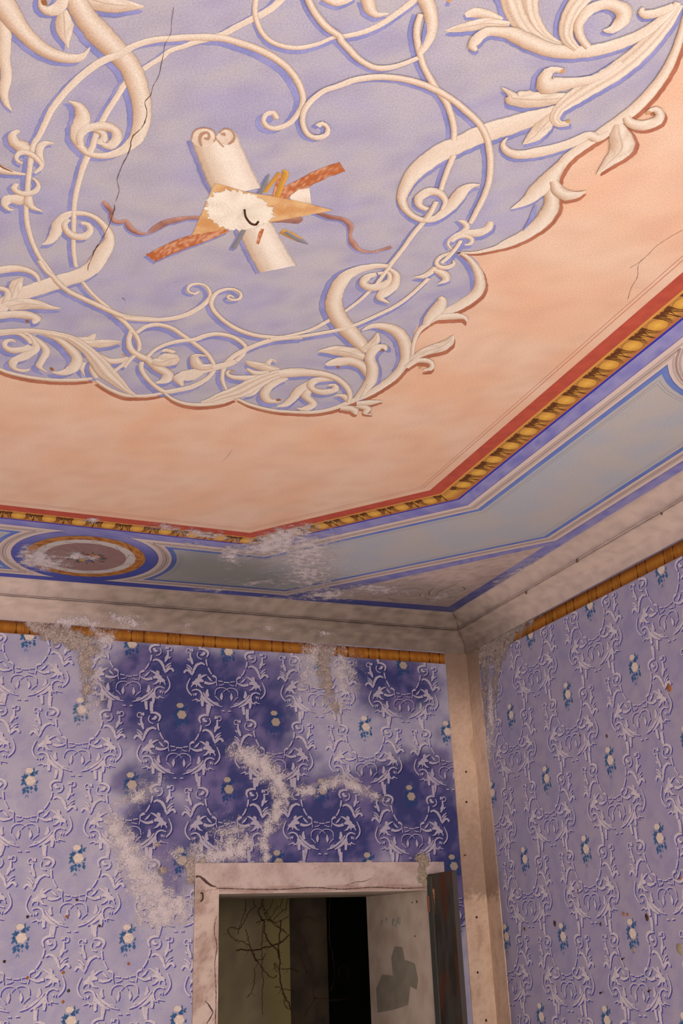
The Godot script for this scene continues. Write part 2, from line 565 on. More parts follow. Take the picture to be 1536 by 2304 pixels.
func lavender(x: float, z: float) -> Color:
	var a := n2.get_noise_2d(x * 260.0 + 77.0, z * 260.0)
	var b := n2.get_noise_2d(x * 800.0, z * 800.0 + 300.0)
	var c := P(178, 167, 178).lerp(P(166, 157, 184), clampf(a * 1.6 + 0.45, 0, 1))
	c = c.lerp(P(182, 171, 170), clampf(b * 1.4, 0, 0.5))
	return c.lerp(P(152, 141, 160), clampf(-b * 1.3, 0, 0.35))

func violet(x: float, z: float) -> Color:
	var b := n2.get_noise_2d(x * 900.0, z * 900.0)
	var c := P(150, 142, 186).lerp(P(120, 116, 180), clampf(b * 1.5 + 0.35, 0, 1))
	c = c.lerp(P(84, 90, 170), clampf(smoothstep(-1.9, -2.5, x + b * 0.4) * smoothstep(1.0, 0.5, z) + smoothstep(0.5, 0.15, z) * smoothstep(-0.2, -0.6, x) * 0.8, 0, 1))
	return dirty(c, x, z)

func cream(x: float, z: float, u: float) -> Color:
	var c := P(216, 192, 182)
	c = c.lerp(P(176, 150, 140), 0.55 * (1.0 - smoothstep(0.03, 0.13, absf(u - 0.55))))
	c = c.lerp(P(190, 164, 152), 0.5 * smoothstep(0.85, 1.0, u))
	return dirty(c, x, z, 0.8)

func panel(x: float, z: float) -> Color:
	var a := n2.get_noise_2d(x * 300.0, z * 300.0 + 90.0)
	var c := P(186, 174, 170).lerp(P(176, 172, 178), clampf(a * 1.5 + 0.5, 0, 1))
	var g := grime(x, z)
	return c.lerp(P(112, 108, 102), g * 0.85)

func octagon(zb: float, c: float, xr: float, slope := 0.0) -> Array:
	# polyline along the back run, the chamfer (50 degrees) and the right run
	var s := sin(deg_to_rad(50.0))
	var k := cos(deg_to_rad(50.0))
	var zl := zb - 6.3 * slope
	# chamfer: s*x - k*z = c ; back run z = zb + slope * x
	var x1 := (c + k * zb) / (s - k * slope)
	var z2 := (s * -xr - c) / k
	return [Vector2(-6.6, zb - 6.6 * slope), Vector2(x1, zb + slope * x1), Vector2(-xr, z2), Vector2(-xr, 8.05)]

func build_ceiling() -> void:
	var mb := MB.new()
	# peach ground over the whole ceiling
	fill(mb, F_CEIL, PackedVector2Array([Vector2(-6.6, 0), Vector2(-6.6, 8.05), Vector2(0, 8.05), Vector2(0, 0)]), 0.06, 0.0, peach)
	put(mb.mesh(), "peach_plaster_field", M.paint, ceil_node)
	var b: Array = [-388.3,249.6,-353.8,253.8,-340.6,252.6,-334.7,251.3,-322.9,251.6,-312.5,254.7,-306,258.8,-303.3,256,-297.8,251.4,-291.2,249.3,-283.6,251.1,-277.1,256.4,-272.2,252.9,-266.1,250.5,-258.5,251.8,-252.8,256.1,-248.4,261.2,-239.7,257.7,-229.1,256.6,-217.6,259.2,-213.9,260,-206.8,265.3,-201.9,272.7,-196.8,283.6,-193.6,295.2,-193.1,306.4,-196.3,318.4,-196.7,322.4,-195.4,322.1,-199.9,332.1,-200.6,337.3,-200.1,343,-196.5,344.9,-194.9,348.8,-192,351.9,-189.5,357.2,-190.5,365.5,-193.6,372.6,-198,377.8,-202.2,380.4,-205.4,381.3,-203.3,382.4,-198.5,385.8,-194.7,389.7,-191.4,395.2,-189.6,402.3,-189.8,408.8,-192,413.6,-194.6,417.1,-196.6,421.9,-198.1,426.7,-198.3,431.9,-196.7,437.1,-194.5,444.9,-192.8,450.3,-191.1,455.8,-191.3,462.6,-192.1,469.4,-193.8,475.6,-196.5,481.7,-199.5,487.8,-202.4,494.3,-207.6,505.2,-257.6,660,-600,660,-600,249.6]
	var bp := []
	for v in b: bp.append(v * 0.01)
	shape("lavender_medallion_ground", F_CEIL, poly2(bp), 0.05, 0.0004, lavender, ceil_node, M.paint)
	# border strips, from the peach field outwards
	var e := {}
	e.ta0 = octagon(1.256, -2.337, 1.342); e.ta1 = octagon(1.253, -2.334, 1.339)
	e.tb0 = octagon(1.238, -2.319, 1.326); e.tb1 = octagon(1.235, -2.316, 1.322)
	e.ri = octagon(1.196, -2.276, 1.279); e.ro = octagon(1.131, -2.208, 1.208)
	e.gl = octagon(1.119, -2.196, 1.196); e.di = octagon(1.026, -2.095, 1.092)
	e.dk = octagon(1.015, -2.083, 1.08); e.vi = octagon(0.936, -1.988, 1.001)
	e.out = [Vector2(-6.6, -0.01), Vector2(-0.17, 0.19), Vector2(-0.17, 0.19), Vector2(-0.17, 8.05)]
	var red := func(x, z, u): return dirty(P(186, 84, 66).lerp(P(166, 72, 58), clampf(n2.get_noise_2d(x * 1500.0, z * 1500.0) + 0.4, 0, 1)), x, z, 0.5)
	var redline := func(x, z, u): return P(186, 122, 100)
	var gold := func(x, z, u): return dirty(P(208, 146, 70), x, z, 0.6)
	var band := func(x, z, u): return dirty(P(178, 120, 68).lerp(P(214, 160, 70), clampf(1.0 - absf(u - 0.42) * 2.6, 0, 1)).lerp(P(176, 104, 66), smoothstep(0.7, 1.0, u) * 0.8), x, z, 0.6)
	var deep := func(x, z, u): return dirty(P(52, 52, 158), x, z, 0.5)
	strip("fine_red_line", F_CEIL, e.ta0, e.ta1, 0.0003, redline, ceil_node, M.paint, 1)
	strip("fine_red_line", F_CEIL, e.tb0, e.tb1, 0.0003, redline, ceil_node, M.paint, 1)
	strip("red_band", F_CEIL, e.ri, e.ro, 0.0004, red, ceil_node, M.paint, 3)
	strip("gold_line", F_CEIL, e.ro, e.gl, 0.0004, gold, ceil_node, M.paint, 1)
	strip("gold_egg_band", F_CEIL, e.gl, e.di, 0.0004, band, ceil_node, M.paint, 8)
	strip("dark_blue_line", F_CEIL, e.di, e.dk, 0.0004, deep, ceil_node, M.paint, 1)
	strip("violet_border", F_CEIL, e.dk, e.out, 0.0004, func(x, z, u): return violet(x, z), ceil_node, M.paint, 30, 0.04)
	eggs(e)
	panels()
	medallion(Vector2(-2.747, 0.564))
	medallion(Vector2(-0.54, 3.73))
	# scrollwork, leaves and the still life, in the painter's order
	fresco("painted_leaf","tube",[-356.9,427.9,3,-355.7,420.9,3.3,-355,413.4,3.1,-353.9,407.7,2.9,-353.9,401.4,2.3,-352.8,397.4,2,-351.2,395.5,0.3],1,-0.2,-0.9,"b")
	fresco("scroll_stem","tube",[-359.6,433.3,7,-356,429,6.5,-352.5,424.4,5.1,-348.5,420.9,4.7,-344.5,419,4.3,-340.8,418.8,3.5,-337.7,419.8,2.5,-336.1,422,1.1,-335.4,424.4,0.3],2,-0.8,-1.5,"b")
	fresco("painted_leaf","leaf",[-341.7,439.2,5.5,-335.9,438.9,5.9,-331.8,439.4,4.5,-327.8,440.5,2.4,-325.2,441.2,0.2],1,-0.1,-1.6,"b")
	fresco("scroll_stem","tube",[-294.2,456.9,1.8,-295.1,454.4,1.8,-296.6,451,1.9,-299.3,447.4,1.8,-302.3,443.7,1.7,-305.1,440,1.7,-308.5,437,1.7,-311.2,434.9,1.6,-313.6,432.6,1.4,-316.5,430,1.3,-317.7,427.5,1.4,-320.4,423.5,1.4,-322.6,419.6,1.5,-324.7,415.5,1.6,-326,409.4,1.6,-327.2,404,1.6,-327.9,399.6,1.6,-328.4,395.3,1.6,-328.6,389.4,1.8,-329.1,386.2,1.8,-329.7,379.9,1.8,-329.8,374.6,1.6,-329.8,368.1,1.6,-329.3,361,1.5,-328.4,355.4,1.5,-327.7,349.7,1.5,-326.8,343.8,1.5,-325.7,337.8,1.5,-324,331.1,1.5],1,-1.1,-1.1,"b")
	fresco("scroll_stem","tube",[-321.7,324.6,1.5,-320.2,322.6,1.5,-317.1,318.3,1.7,-313.6,314.4,1.9,-310.2,311.1,2.2,-306.2,307.1,2.5,-302,303,2.4,-298,297.8,2.3,-294.9,292.2,2,-293.3,286.7,1.7],1,-0.8,-2.7,"b")
	fresco("scroll_stem","tube",[-341.9,439.1,5.1,-338.6,433.9,6,-333.6,429.1,7.3,-328.8,425.4,6.5,-324.4,421,5.9,-321.4,415.4,5.5,-318.9,408.9,5.1,-317.7,402.9,4.7,-317.7,396.7,3.9,-319,393.3,3.2,-320.6,390.3,2.8,-323.7,387.2,2.4,-326.7,386,2.4,-329.4,386.1,2.6,-331.6,387.8,2.6,-333.3,390.1,2.7,-333.8,391.4,2.8,-333.7,394.7,3.7,-333,398.3,4.3,-333.5,401.3,3.9,-335.1,403.6,2.8,-337.6,404.3,0.3],2,-1.2,-1.6,"b")
	fresco("painted_curl","tube",[-327.3,390.8,2.1,-326.2,393.7,2.1,-327.2,395.7,2.7,-329.9,396.6,2.2,-327.3,398.2,3.6,-324.1,397.8,3.2,-322.9,394.9,2.8,-324.1,391,2.9,-326.7,391.3,1.9],3,-0.5,-1.3,"b")
	fresco("painted_curl","tube",[-331.8,388.7,2,-332.6,391.8,2.2,-331.8,394.9,2.4,-329.7,397.1,2.9,-327.3,398,2.6],4,0,0,"")
	fresco("scroll_stem","tube",[-328.6,394.7,1.6,-328.6,389.4,1.8,-329,386.7,1.8],5,0,0,"")
	fresco("painted_leaf","leaf",[-343.3,433.7,1.6,-342.5,429.6,4.6,-341.8,426,3.4,-341.1,424,1.5,-340.4,422.1,0.2],3,-1,-1.2,"b")
	fresco("painted_curl","tube",[-343.7,438.5,2.3,-344,435.2,2.9,-345.3,432.7,3,-347.1,432,2.9,-348.5,433.2,1.7,-348.4,435.7,1.3],4,-1.1,-1.2,"b")
	fresco("painted_seed","seed",[-348.5,433.8,1.3,-347.8,434.2,1.6,-347.3,434.4,1.3],5,0,0,"")
	fresco("scroll_stem","tube",[-282.9,417.4,1.3,-283.6,417.7,1.8,-284.9,419,1.8,-286.5,417.7,1.5,-286.5,415.4,1.3,-284.7,413.5,1.8,-282.1,413.7,1.9,-279.4,416.8,1.7,-278.4,421.4,1.6,-278.6,425.4,1.6,-280.1,428.8,1.7,-283,432.4,1.9,-286.6,435.3,2,-291.1,437.3,2.2,-295.8,438.4,2.2,-300.2,438.7,2.2,-304.5,438.7,2.2,-308.1,437.8,2.2,-314.3,435.4,2,-317.5,433.8,2,-319,433.2,1.9,-322.1,431.3,1.9,-325.3,428.4,1.8,-328.3,424.4,2,-331.3,421.5,2.1,-334.1,417.4,2,-337,411.8,1.9,-339.4,405.8,1.8,-341.3,399.8,1.8,-342.3,393.9,1.7,-343.2,388.5,1.6,-344.3,384.1,1.5,-344.1,377.2,1.6,-343.9,371.1,1.6,-343.5,364.8,1.6,-342.9,356.1,1.5,-342.1,350.6,1.6,-340.8,345.1,1.7,-339,339.5,1.6,-336.4,333.4,1.8,-333.1,327.9,1.9,-330.3,323.4,2,-327.3,319.1,2.4,-323.8,316,2.7,-318.6,313.4,2.9,-313,310.9,3,-308.1,308.7,3,-303.7,307.1,3.1,-298,307.6,3,-292,308.8,2.9,-302.9,306.3,2.7,-298.8,306.6,2.7,-292.9,308.2,2.6,-287.2,311,2.6,-283,314.8,2.4,-280.1,319.7,2.1,-278.3,324.1,2,-277.7,328.8,1.5,-278.7,332.2,1.3,-280.8,334.7,1.5,-283.3,335.1,1.6,-285.4,333.8,1.4,-286.2,331.4,1,-285.1,329.2,1.3,-282.9,328.9,1.4,-282.1,331,0.7],3,-1.2,-1.8,"b")
	fresco("painted_curl","tube",[-348.6,388.8,1,-350.1,386.4,2.1,-349.1,383.4,4.1,-347.2,382.6,5.2,-346.4,381.7,4.8,-343.6,381.7,3.9],4,-1.2,-1,"b")
	fresco("painted_leaf","tube",[-338.8,386.9,0.4,-341,386.3,1.9,-342.4,383.9,2.2,-342.1,380.5,2.1,-341,377.9,1.5,-341.1,375.2,1.2,-342.4,372.7,0.9],5,-0.5,-1.7,"b")
	fresco("painted_curl","tube",[-346.2,375.7,1.2,-347.9,376.4,1.3,-348,378.6,1.3,-346.6,380.4,2.1,-344.3,380.2,2.4,-342.2,378.5,2.1,-340.9,376.4,1.3,-341.9,373.7,1],6,-0.5,-1.9,"b")
	fresco("painted_leaf","tube",[-353.9,371.2,5.6,-350,370.7,3.1,-347.1,370.8,1.5,-344.8,371.2,0.9],4,-0.2,-1.7,"b")
	fresco("painted_vein","brown",[-352.5,372.7,0.8,-350.8,371.7,0.7,-348.4,371.1,0.3],5,0,0,"")
	fresco("painted_leaf","tube",[-343.3,360.5,4.5,-345.8,359,4.9,-348.4,358.1,3.6,-349.1,355,2.1,-347.6,353.4,1.6,-346.3,354,0.4],4,-0.7,-1.6,"b")
	fresco("painted_leaf","tube",[-342.8,361.8,2,-342.4,358.6,3,-340.8,356.6,2.4,-337.9,356.1,0.3],5,0.2,-1.5,"b")
	fresco("painted_curl","tube",[-346.6,366.4,1,-347.4,364,2.1,-345.7,362.4,2.6,-343.5,362.6,2.3,-341.4,364.5,1.9,-340.7,367.5,1.3,-341.7,369.5,1.2,-342.8,370.2,0.9],6,-1,-1,"b")
	fresco("scroll_stem","tube",[-344.3,378.2,1.4,-343.9,371.1,1.5,-343.6,365.3,1.5],7,0,0,"")
	fresco("scroll_stem","tube",[-347,295.3,7.3,-343.8,301.7,5.5,-340.1,307.4,5.3,-336.7,311.5,6.4,-331.6,316.9,6.8,-326.6,322.1,6.8,-322.3,326.4,6.3,-318.8,332.5,5.6,-316.9,342.9,5,-316.3,348.8,3.2,-318,353.8,2.7,-321.4,357.7,2.2,-324.8,359.2,2.3,-327.6,358.8,2.3,-330.2,357.5,2.4,-331.9,354.8,2.7,-332.7,350.9,3.5,-332.8,346.7,3.6,-333.9,341.9,2.5,-335.9,339.3,0.3],4,-0.5,-2.3,"b")
	fresco("painted_curl","tube",[-326.1,354.2,1.7,-324,354.3,2.4,-322.8,351.4,2.1,-324.3,347.8,3.1,-327.1,347.1,3.9,-329.6,349,2.6,-330.8,352.2,1.8,-329.8,355,1.4],5,-0.6,-1.6,"b")
	fresco("scroll_stem","tube",[-329,358.8,1.4,-328.2,353.2,1.5,-327.7,349.7,1.4],6,0,0,"")
	fresco("scroll_stem","tube",[-335.7,330.5,1.9,-332.8,325.5,2,-330.2,323,2.2,-327.3,319.1,2.4,-323.8,316,2.5],5,0,0,"")
	fresco("painted_curl","tube",[-348.2,320.1,3.6,-343.7,323.1,3.7,-340.1,324,3.6,-336.6,322.8,2.6,-334.7,320,1.3,-334.3,317.9,0.6],5,-0.1,-2.4,"b")
	fresco("painted_leaf","leaf",[-341.9,306.1,2.3,-341.4,312,4.2,-341,315.7,4,-339.7,319.3,0.3],5,-1,-1.4,"b")
	fresco("painted_curl","tube",[-343.7,301,2.3,-343.2,307.8,2.3,-344.6,310.2,3,-346.5,310.2,2.8],6,-0.7,-1.9,"b")
	fresco("painted_leaf","leaf",[-342.8,299.8,5.2,-337.7,303.4,6.8,-333.2,304.6,5.9,-328.8,304.3,3,-324.9,305.1,0.4],7,-0.1,-2.6,"b")
	fresco("painted_curl","tube",[-346,292.5,4.2,-340.8,295.5,4.3,-336.1,296.7,5.7,-332.4,295.7,4.3,-332.8,292,0.8],8,-0.3,-2.8,"b")
	fresco("painted_seed","seed",[-335.6,292.5,1.3,-335,292.7,1.8,-334.5,292.9,1.3],9,0,0,"")
	fresco("scroll_rim","tube",[-342.6,256.1,2.3,-338.1,253.9,2.6,-332.8,252.9,2.7,-327.5,252.6,2.6,-320.5,253.5,2.4,-312.7,255.9,2.3,-306.1,259.5,1.7],1,0.4,-2.8,"r")
	fresco("scroll_rim","tube",[-304.5,258.2,2.1,-298.6,253.3,2.6,-292.4,250.3,3.2,-289.1,250.4,2.9,-283.7,252.2,2.3,-280,254.5,2,-277.2,257,1.6],2,0.6,-2.9,"r")
	fresco("painted_leaf","tube",[-335.6,284.9,2,-329.7,280.3,3.7,-326,274.7,3,-326.6,266.5,2.6,-326.9,261.9,2.7,-323.6,258.8,0.6],1,-1.1,-3.1,"b")
	fresco("painted_leaf","tube",[-333.4,284,1.9,-329.9,276,3.3,-333.2,267.9,4.5,-336.5,263.2,3.4,-335.9,257.9,2.9,-332.3,256.8,2.7,-330,259.4,0.4],2,-1.3,-2.9,"b")
	fresco("painted_curl","tube",[-331.7,276.2,3.1,-334.2,272.8,3.6,-338.2,271,4.7,-340.8,273.1,2.3,-340.8,276.3,1.8,-338.9,278.1,2.1,-337.4,277.2,0.6],3,-1,-3,"b")
	fresco("painted_curl","tube",[-343.3,281.4,3.1,-337.5,283.5,2.4,-333.4,280.7,2.5,-332.2,277.8,1.3],4,-0.3,-2.7,"b")
	fresco("painted_leaf","tube",[-307.7,273.9,2.6,-307.3,266.7,3.1,-304.9,260.4,2.4],3,-1.2,-2.9,"b")
	fresco("painted_leaf","tube",[-311.6,270.7,2.6,-311.3,265.3,1.8,-309.4,261.1,0.4],2,-0.9,-2.8,"b")
	fresco("painted_leaf","tube",[-329.7,287,2.2,-323.1,284.2,3.4,-317,277.8,4.5,-314.1,271.7,4.3,-314.9,264.1,4.7,-318.2,259.7,3.8,-321.7,259.5,1.3],3,-1.3,-3.2,"b")
	fresco("painted_seed","seed",[-322.8,261.4,2.1,-322.1,261.7,2.6,-321.5,261.9,2.1],4,0,0,"")
	fresco("painted_curl","tube",[-317.5,286.2,3.2,-312.6,287.4,4.2,-311,292.1,0.9],1,-0.4,-2.7,"b")
	fresco("painted_leaf","leaf",[-314.6,283.8,4,-308.5,285.8,5.6,-304.6,287.9,4.7,-300.7,289.8,0.5],2,0.1,-2.9,"b")
	fresco("painted_curl","tube",[-313.2,280.8,4.2,-306.9,276.8,4.5,-301.7,275,4.3,-297.7,277.2,3.2,-296.2,280,1.3],4,-0.1,-3.2,"b")
	fresco("painted_seed","seedl",[-298.6,280.7,1.3,-298.1,280.9,1.8,-297.5,281.1,1.3],5,0,0,"")
	fresco("painted_leaf","acan",[-344.9,280.9,4.3,-338.8,284.6,3,-331.8,287.1,3.2,-324.3,287.2,4,-318.3,285.9,4.7,-311.3,279.7,5.4,-306.2,272.6,7.2,-301.2,265,8.2,-296.6,259.9,6.4,-291.8,254.6,3.9,-287.4,251.5,1.4],5,0,0,"")
	fresco("scroll_stem","tube",[-299.5,267,1.5,-297.3,272.8,1.7,-295.6,277.5,1.8,-294.1,282.1,1.8],6,-0.7,-2.7,"b")
	fresco("scroll_stem","tube",[-298.9,298.9,1.7,-298.4,291.6,2.1,-296.1,285.5,3.1,-292.3,282.3,4.2,-287.9,280.3,4.9],7,-1,-2.4,"b")
	fresco("scroll_stem","tube",[-296.8,298,1.7,-294.6,302.8,2,-291,305.7,2.6,-285.8,305.4,2.5,-280.6,301.9,2.2,-275.1,297.8,2.3,-269.3,292.9,2.3,-265,287.1,2,-262.9,282.3,1.7,-263,276.6,2,-265,270.1,2.7,-268.3,264.6,3.2,-273,260.5,3.4,-276.8,258.2,3.5,-281.2,261.2,2.7,-286.2,266.9,2.4,-289.7,273.2,2.1,-290.6,278.4,1.8],8,-0.6,-3.1,"b")
	fresco("painted_leaf","tube",[-288.9,280.8,3.7,-283.1,275.5,5.6,-278.9,272.2,4.9,-279,266.9,4.1,-281.9,264,1.1],9,-0.2,-3,"b")
	fresco("painted_leaf","leaf",[-286.9,280.1,4.3,-283.4,280.4,7.4,-280.6,284.1,9,-277.9,286.1,4],10,-0,-2.8,"b")
	fresco("painted_curl","tube",[-280.5,289,3.2,-283.8,289.7,2.5,-284.8,288.4,1.3],11,0,-3,"b")
	fresco("scroll_stem","tube",[-289.3,282.5,1.4,-287.9,288.3,1.6,-284.7,293.7,2,-280.4,297.7,2.4,-275.8,300.2,2.5,-272.4,304.3,2.5,-268.7,306.8,2.7,-263.4,306.9,2.6,-258.6,304.3,2.2,-255.9,300.9,1.7,-255.5,295.8,1.9,-256.6,290.4,2.3],12,-0.4,-2.7,"b")
	fresco("scroll_stem","tube",[-259.2,281.7,1.6,-257.4,274.7,1.9,-253.6,267.5,1.2],1,-1.3,-1.9,"b")
	fresco("scroll_stem","tube",[-238.1,314.8,2.4,-243.5,312.5,2.8,-247.3,310.3,2.8,-251.4,306,2.6,-255.1,300.4,2.6,-258,294.9,2.5,-259.7,288,2.1,-259.2,281.7,2],13,-0.1,-3.1,"b")
	fresco("painted_leaf","tube",[-256.6,290.4,2.9,-259.3,286.8,3.9,-262.9,283.2,4,-267.4,278.9,4.7,-271.2,273.9,8.3,-273.9,270,5,-271.4,265.5,1.6],14,-1,-2.2,"b")
	fresco("painted_leaf","leaf",[-264,283.8,3.5,-269.1,282.1,5.5,-272.4,289.1,3,-268.2,290.6,0.5],15,-0.6,-2.3,"b")
	fresco("scroll_stem","tube",[-244.5,313.2,1.8,-250,310.6,1.9,-243.5,312.5,2.6,-247.7,311.5,2.5,-254.2,310.5,2.8,-261.3,311.8,2.6,-267.7,315.3,2.2,-272.9,319.9,1.9,-275.8,324.2,1.7,-276.6,328.5,1.7,-276,332.4,1.6,-273.9,335,1.7,-270.9,336,1.7,-268.1,334.4,1.1,-267.7,331.2,1.3,-269.8,329.7,1.6,-271.7,330.6,1,-271.4,332.2,1.4,-269.9,331.6,0.6],14,-0.6,-2.5,"b")
	fresco("scroll_stem","tube",[-298,297.9,2.3,-296.3,295.7,1.9,-294.1,290.5,1.6,-293.5,285.5,1.1],9,-0.3,-1.7,"b")
	fresco("scroll_stem","tube",[-296,272,1.2,-295.3,277.3,1.3,-294.1,282.2,1.3],10,-0.7,-2.7,"b")
	fresco("scroll_rim","tube",[-276.8,257.2,1.5,-271.6,252.8,2.3,-265.2,251,3,-258.3,252.9,3,-252.1,257.2,2.3,-248.6,262.4,1.5],9,1,-2.9,"r")
	fresco("scroll_rim","tube",[-248.1,262.2,1.6,-241,258.8,2.6,-231.8,257.1,2.7,-224.7,257.7,2.6,-214.1,260.4,2.9,-207.1,265.9,2.8,-202.3,273.6,3.2,-197,283.8,3.8,-193.8,295.3,4.1,-193.1,302.8,4,-193.5,308.6,4.2],10,1.7,-2.3,"r")
	fresco("scroll_stem","tube",[-193.2,304.4,3.1,-193.8,309.6,4.1,-195.4,315.4,4.5,-200.2,324,5.2,-205.9,329.8,5.6,-211.4,331.6,4.9,-216.1,330.6,3.2,-218.8,326.4,0.6],11,-0.8,-1.9,"b")
	fresco("painted_curl","tube",[-238.7,289.4,3,-243.9,291.1,2.6,-243.8,295.7,1.8,-241.3,294.7,0.6],1,0.1,-2.4,"b")
	fresco("painted_leaf","leaf",[-239.8,288.3,3.2,-245,289.3,5.6,-250.1,290.4,4.6,-253,291.7,0.4],2,0.4,-3,"b")
	fresco("painted_leaf","tube",[-241.4,285.8,3.6,-246.6,284.1,3.8,-250.8,286.4,1.1],3,0.5,-3.1,"b")
	fresco("painted_curl","tube",[-242.7,282.5,3.6,-249,279.4,4.2,-254.5,278.5,3.4,-257.2,280.5,1.5,-256.9,282.7,1.3,-255,282.6,0.7],15,0.2,-3.2,"b")
	fresco("painted_seed","seedl",[-256.8,282.3,0.9,-255.9,282.6,1.3,-255,282.7,0.9],16,0,0,"")
	fresco("painted_leaf","tube",[-233.7,284.6,2.9,-237.7,276.4,3.9,-237.8,269.3,4.3,-234.4,264.2,4.7,-229.7,265.3,1.8],1,-0.2,-3.6,"b")
	fresco("painted_seed","seed",[-231.7,265.9,1.8,-230.8,266.2,2.2,-229.9,266.6,1.4],2,0,0,"")
	fresco("painted_leaf","tube",[-242.3,273.8,3.4,-242.8,267.6,2.6,-244.8,264.4,0.5],11,0.1,-2.7,"b")
	fresco("painted_leaf","acan",[-228.5,292.1,4.5,-235.2,288.9,5.2,-240.5,283.2,6.3,-245.1,274.9,8.2,-248.7,267.6,8.7,-253.5,262,6.7,-257,257.2,4.4,-260.7,254.4,1.3],16,0,0,"")
	fresco("scroll_stem","tube",[-244.5,313.2,1.7,-237.5,319.9,1.8,-233.6,327.4,1.8,-231.6,331.7,1.6,-229.7,336,1.4,-227.4,343.9,1.4,-226.2,350.8,1.4,-225.5,356,1.4,-225.6,362.9,1.5,-225.6,370.4,1.4,-225.9,365.5,1.7,-225.5,375.7,1.7,-225.6,384.6,1.8,-225.2,392.1,1.8,-225.8,400.7,1.5],15,-0.7,-1.9,"b")
	fresco("scroll_stem","tube",[-225.5,365.9,2.2,-228.6,365.3,2.7,-231.8,363.5,3.1,-235.6,359.8,4.2,-237.7,354.2,5,-237.1,346.1,5.5,-234.8,338.3,6.2,-229.8,331,6.8,-223.5,324.7,7.4,-217.3,319.1,6.5,-210.9,313.2,4.2],16,-1.6,-1.4,"b")
	fresco("scroll_stem","tube",[-248.6,309.6,2.2,-244.1,311.9,1.8,-235.6,317.7,2,-227.4,323.9,2.1,-223,328.7,1.9,-218,336.9,1.8,-213.6,345.6,1.8,-211.4,354.2,1.6,-210.1,364.3,1.7],17,0.2,-3.1,"b")
	fresco("painted_leaf","tube",[-225.5,364.9,1.6,-221.5,362.4,2.6,-219.6,356.4,3.8,-220.8,351.8,5.1,-220.9,347.9,3.2,-216.5,346.2,0.4],17,0.2,-2.2,"b")
	fresco("painted_curl","tube",[-228,360.5,2.2,-230.4,358,3.1,-230.1,354,3.1,-226.6,352.8,4.3,-223.6,355.1,4,-222.6,359.1,2,-224.6,362.5,1.6,-227.7,361,1.8],18,-0.5,-1.9,"b")
	fresco("scroll_stem","tube",[-225.8,355.5,1.3,-225.6,362.9,1.5,-225.6,367.3,1.5],19,0,0,"")
	fresco("painted_leaf","tube",[-222.3,282.3,3.5,-221.3,273.3,4.4,-216,267.9,3.7,-217.8,262.3,4.4,-221.5,262.3,0.7],11,0.1,-2.8,"b")
	fresco("painted_leaf","tube",[-222.3,286.8,3.2,-225.3,277.8,4.5,-225.7,269.4,4,-227,263,3.3,-229.8,260.8,0.7],12,0.5,-3,"b")
	fresco("painted_curl","tube",[-214,290.7,3.2,-222.1,286.3,4.5,-221.5,280.3,3,-216.1,278.3,5,-212,281.7,3.9,-213.5,285.5,2.2,-215.5,284.3,1.5],13,0.2,-2.7,"b")
	fresco("painted_curl","tube",[-202.7,274.7,2.8,-206.6,278.2,3.6,-210.1,277.7,0.7],14,0.4,-3,"b")
	fresco("scroll_stem","tube",[-237.5,286.7,6.2,-228.3,290.9,5.8,-220.3,292,4.5,-213.8,290.2,3.4,-207.6,284.9,2.8,-203.9,279.1,2.2,-202.3,273.6,1.5],17,0.4,-2.9,"b")
	fresco("painted_leaf","leaf",[-210,308.4,3.3,-217.1,310.6,7.8,-223.5,310.2,6.3,-229.1,307.5,0.5],17,0.8,-2.8,"b")
	fresco("painted_leaf","leaf",[-212.4,314.7,4.1,-211.3,321.6,3.8,-212.8,327,0.6],18,1.3,-2.2,"b")
	fresco("painted_leaf","tube",[-202.6,296.8,4.2,-208.1,302.6,4.8,-214.1,304.8,6.2,-218.9,302.7,6.2,-222.5,299.2,1.9],18,0.7,-3,"b")
	fresco("painted_seed","seed",[-217.8,298.9,1.4,-217.3,299.1,1.8,-216.8,299.2,1.4],19,0,0,"")
	fresco("painted_leaf","tube",[-200.5,277.9,2.8,-200.5,291.9,5.2,-203.7,301.9,4.8,-208.4,309.9,4.2,-209,316.4,4.3,-206.7,318.7,4,-204.5,316.6,0.8],19,1.9,-1.4,"b")
	fresco("painted_seed","seed",[-206.4,316.2,1.4,-205.9,316.4,1.7,-205.4,316.5,1.4],20,0,0,"")
	fresco("painted_leaf","tube",[-203.7,268.3,4.1,-198.4,268.8,5.5,-195.2,264.8,1],18,0.5,-2.7,"r")
	fresco("painted_leaf","tube",[-198.2,272.6,4.4,-192.7,271.3,4,-191.8,266.9,2.1,-188.3,267.1,0.6],20,0.6,-1.9,"r")
	fresco("painted_leaf","tube",[-198.9,274.2,3.3,-193.8,276.5,4.7,-189.2,279.5,0.6],21,0.9,-2.1,"r")
	fresco("scroll_stem","tube",[-207.6,380.6,1.1,-204.1,379.6,1.6,-200.1,377.2,2.1,-195.3,372.6,3.3,-191.7,367.5,3.9,-189.9,362,4.6,-190.7,356.7,5,-192.4,351.4,4.9,-194.4,347.8,4,-195.5,344.5,1.9],1,1.7,-1.4,"r")
	fresco("paint_shadow","blue",[-207.8,378.5,0.8,-204.7,377.6,1.7,-200.1,374.1,1.8,-195.8,369.3,1.7,-193.2,364.2,0.9,-192.8,362.2,0.2],2,0,0,"")
	fresco("painted_leaf","tube",[-193,315.9,1.7,-196.4,324.1,1.7,-198.4,332.4,2,-198,338.1,2.7,-196.7,342.6,3.4,-193.6,344.8,4,-189.8,346.4,4.4,-186.2,346.5,2.1,-184.2,344.2,0.3],12,0.7,-2.5,"r")
	fresco("painted_leaf","tube",[-197.8,337,2.6,-198.6,342.8,4.6,-198.5,348.2,5.9,-199.5,353.6,3.8,-201.2,355.6,1.6],13,-0.6,-1.7,"b")
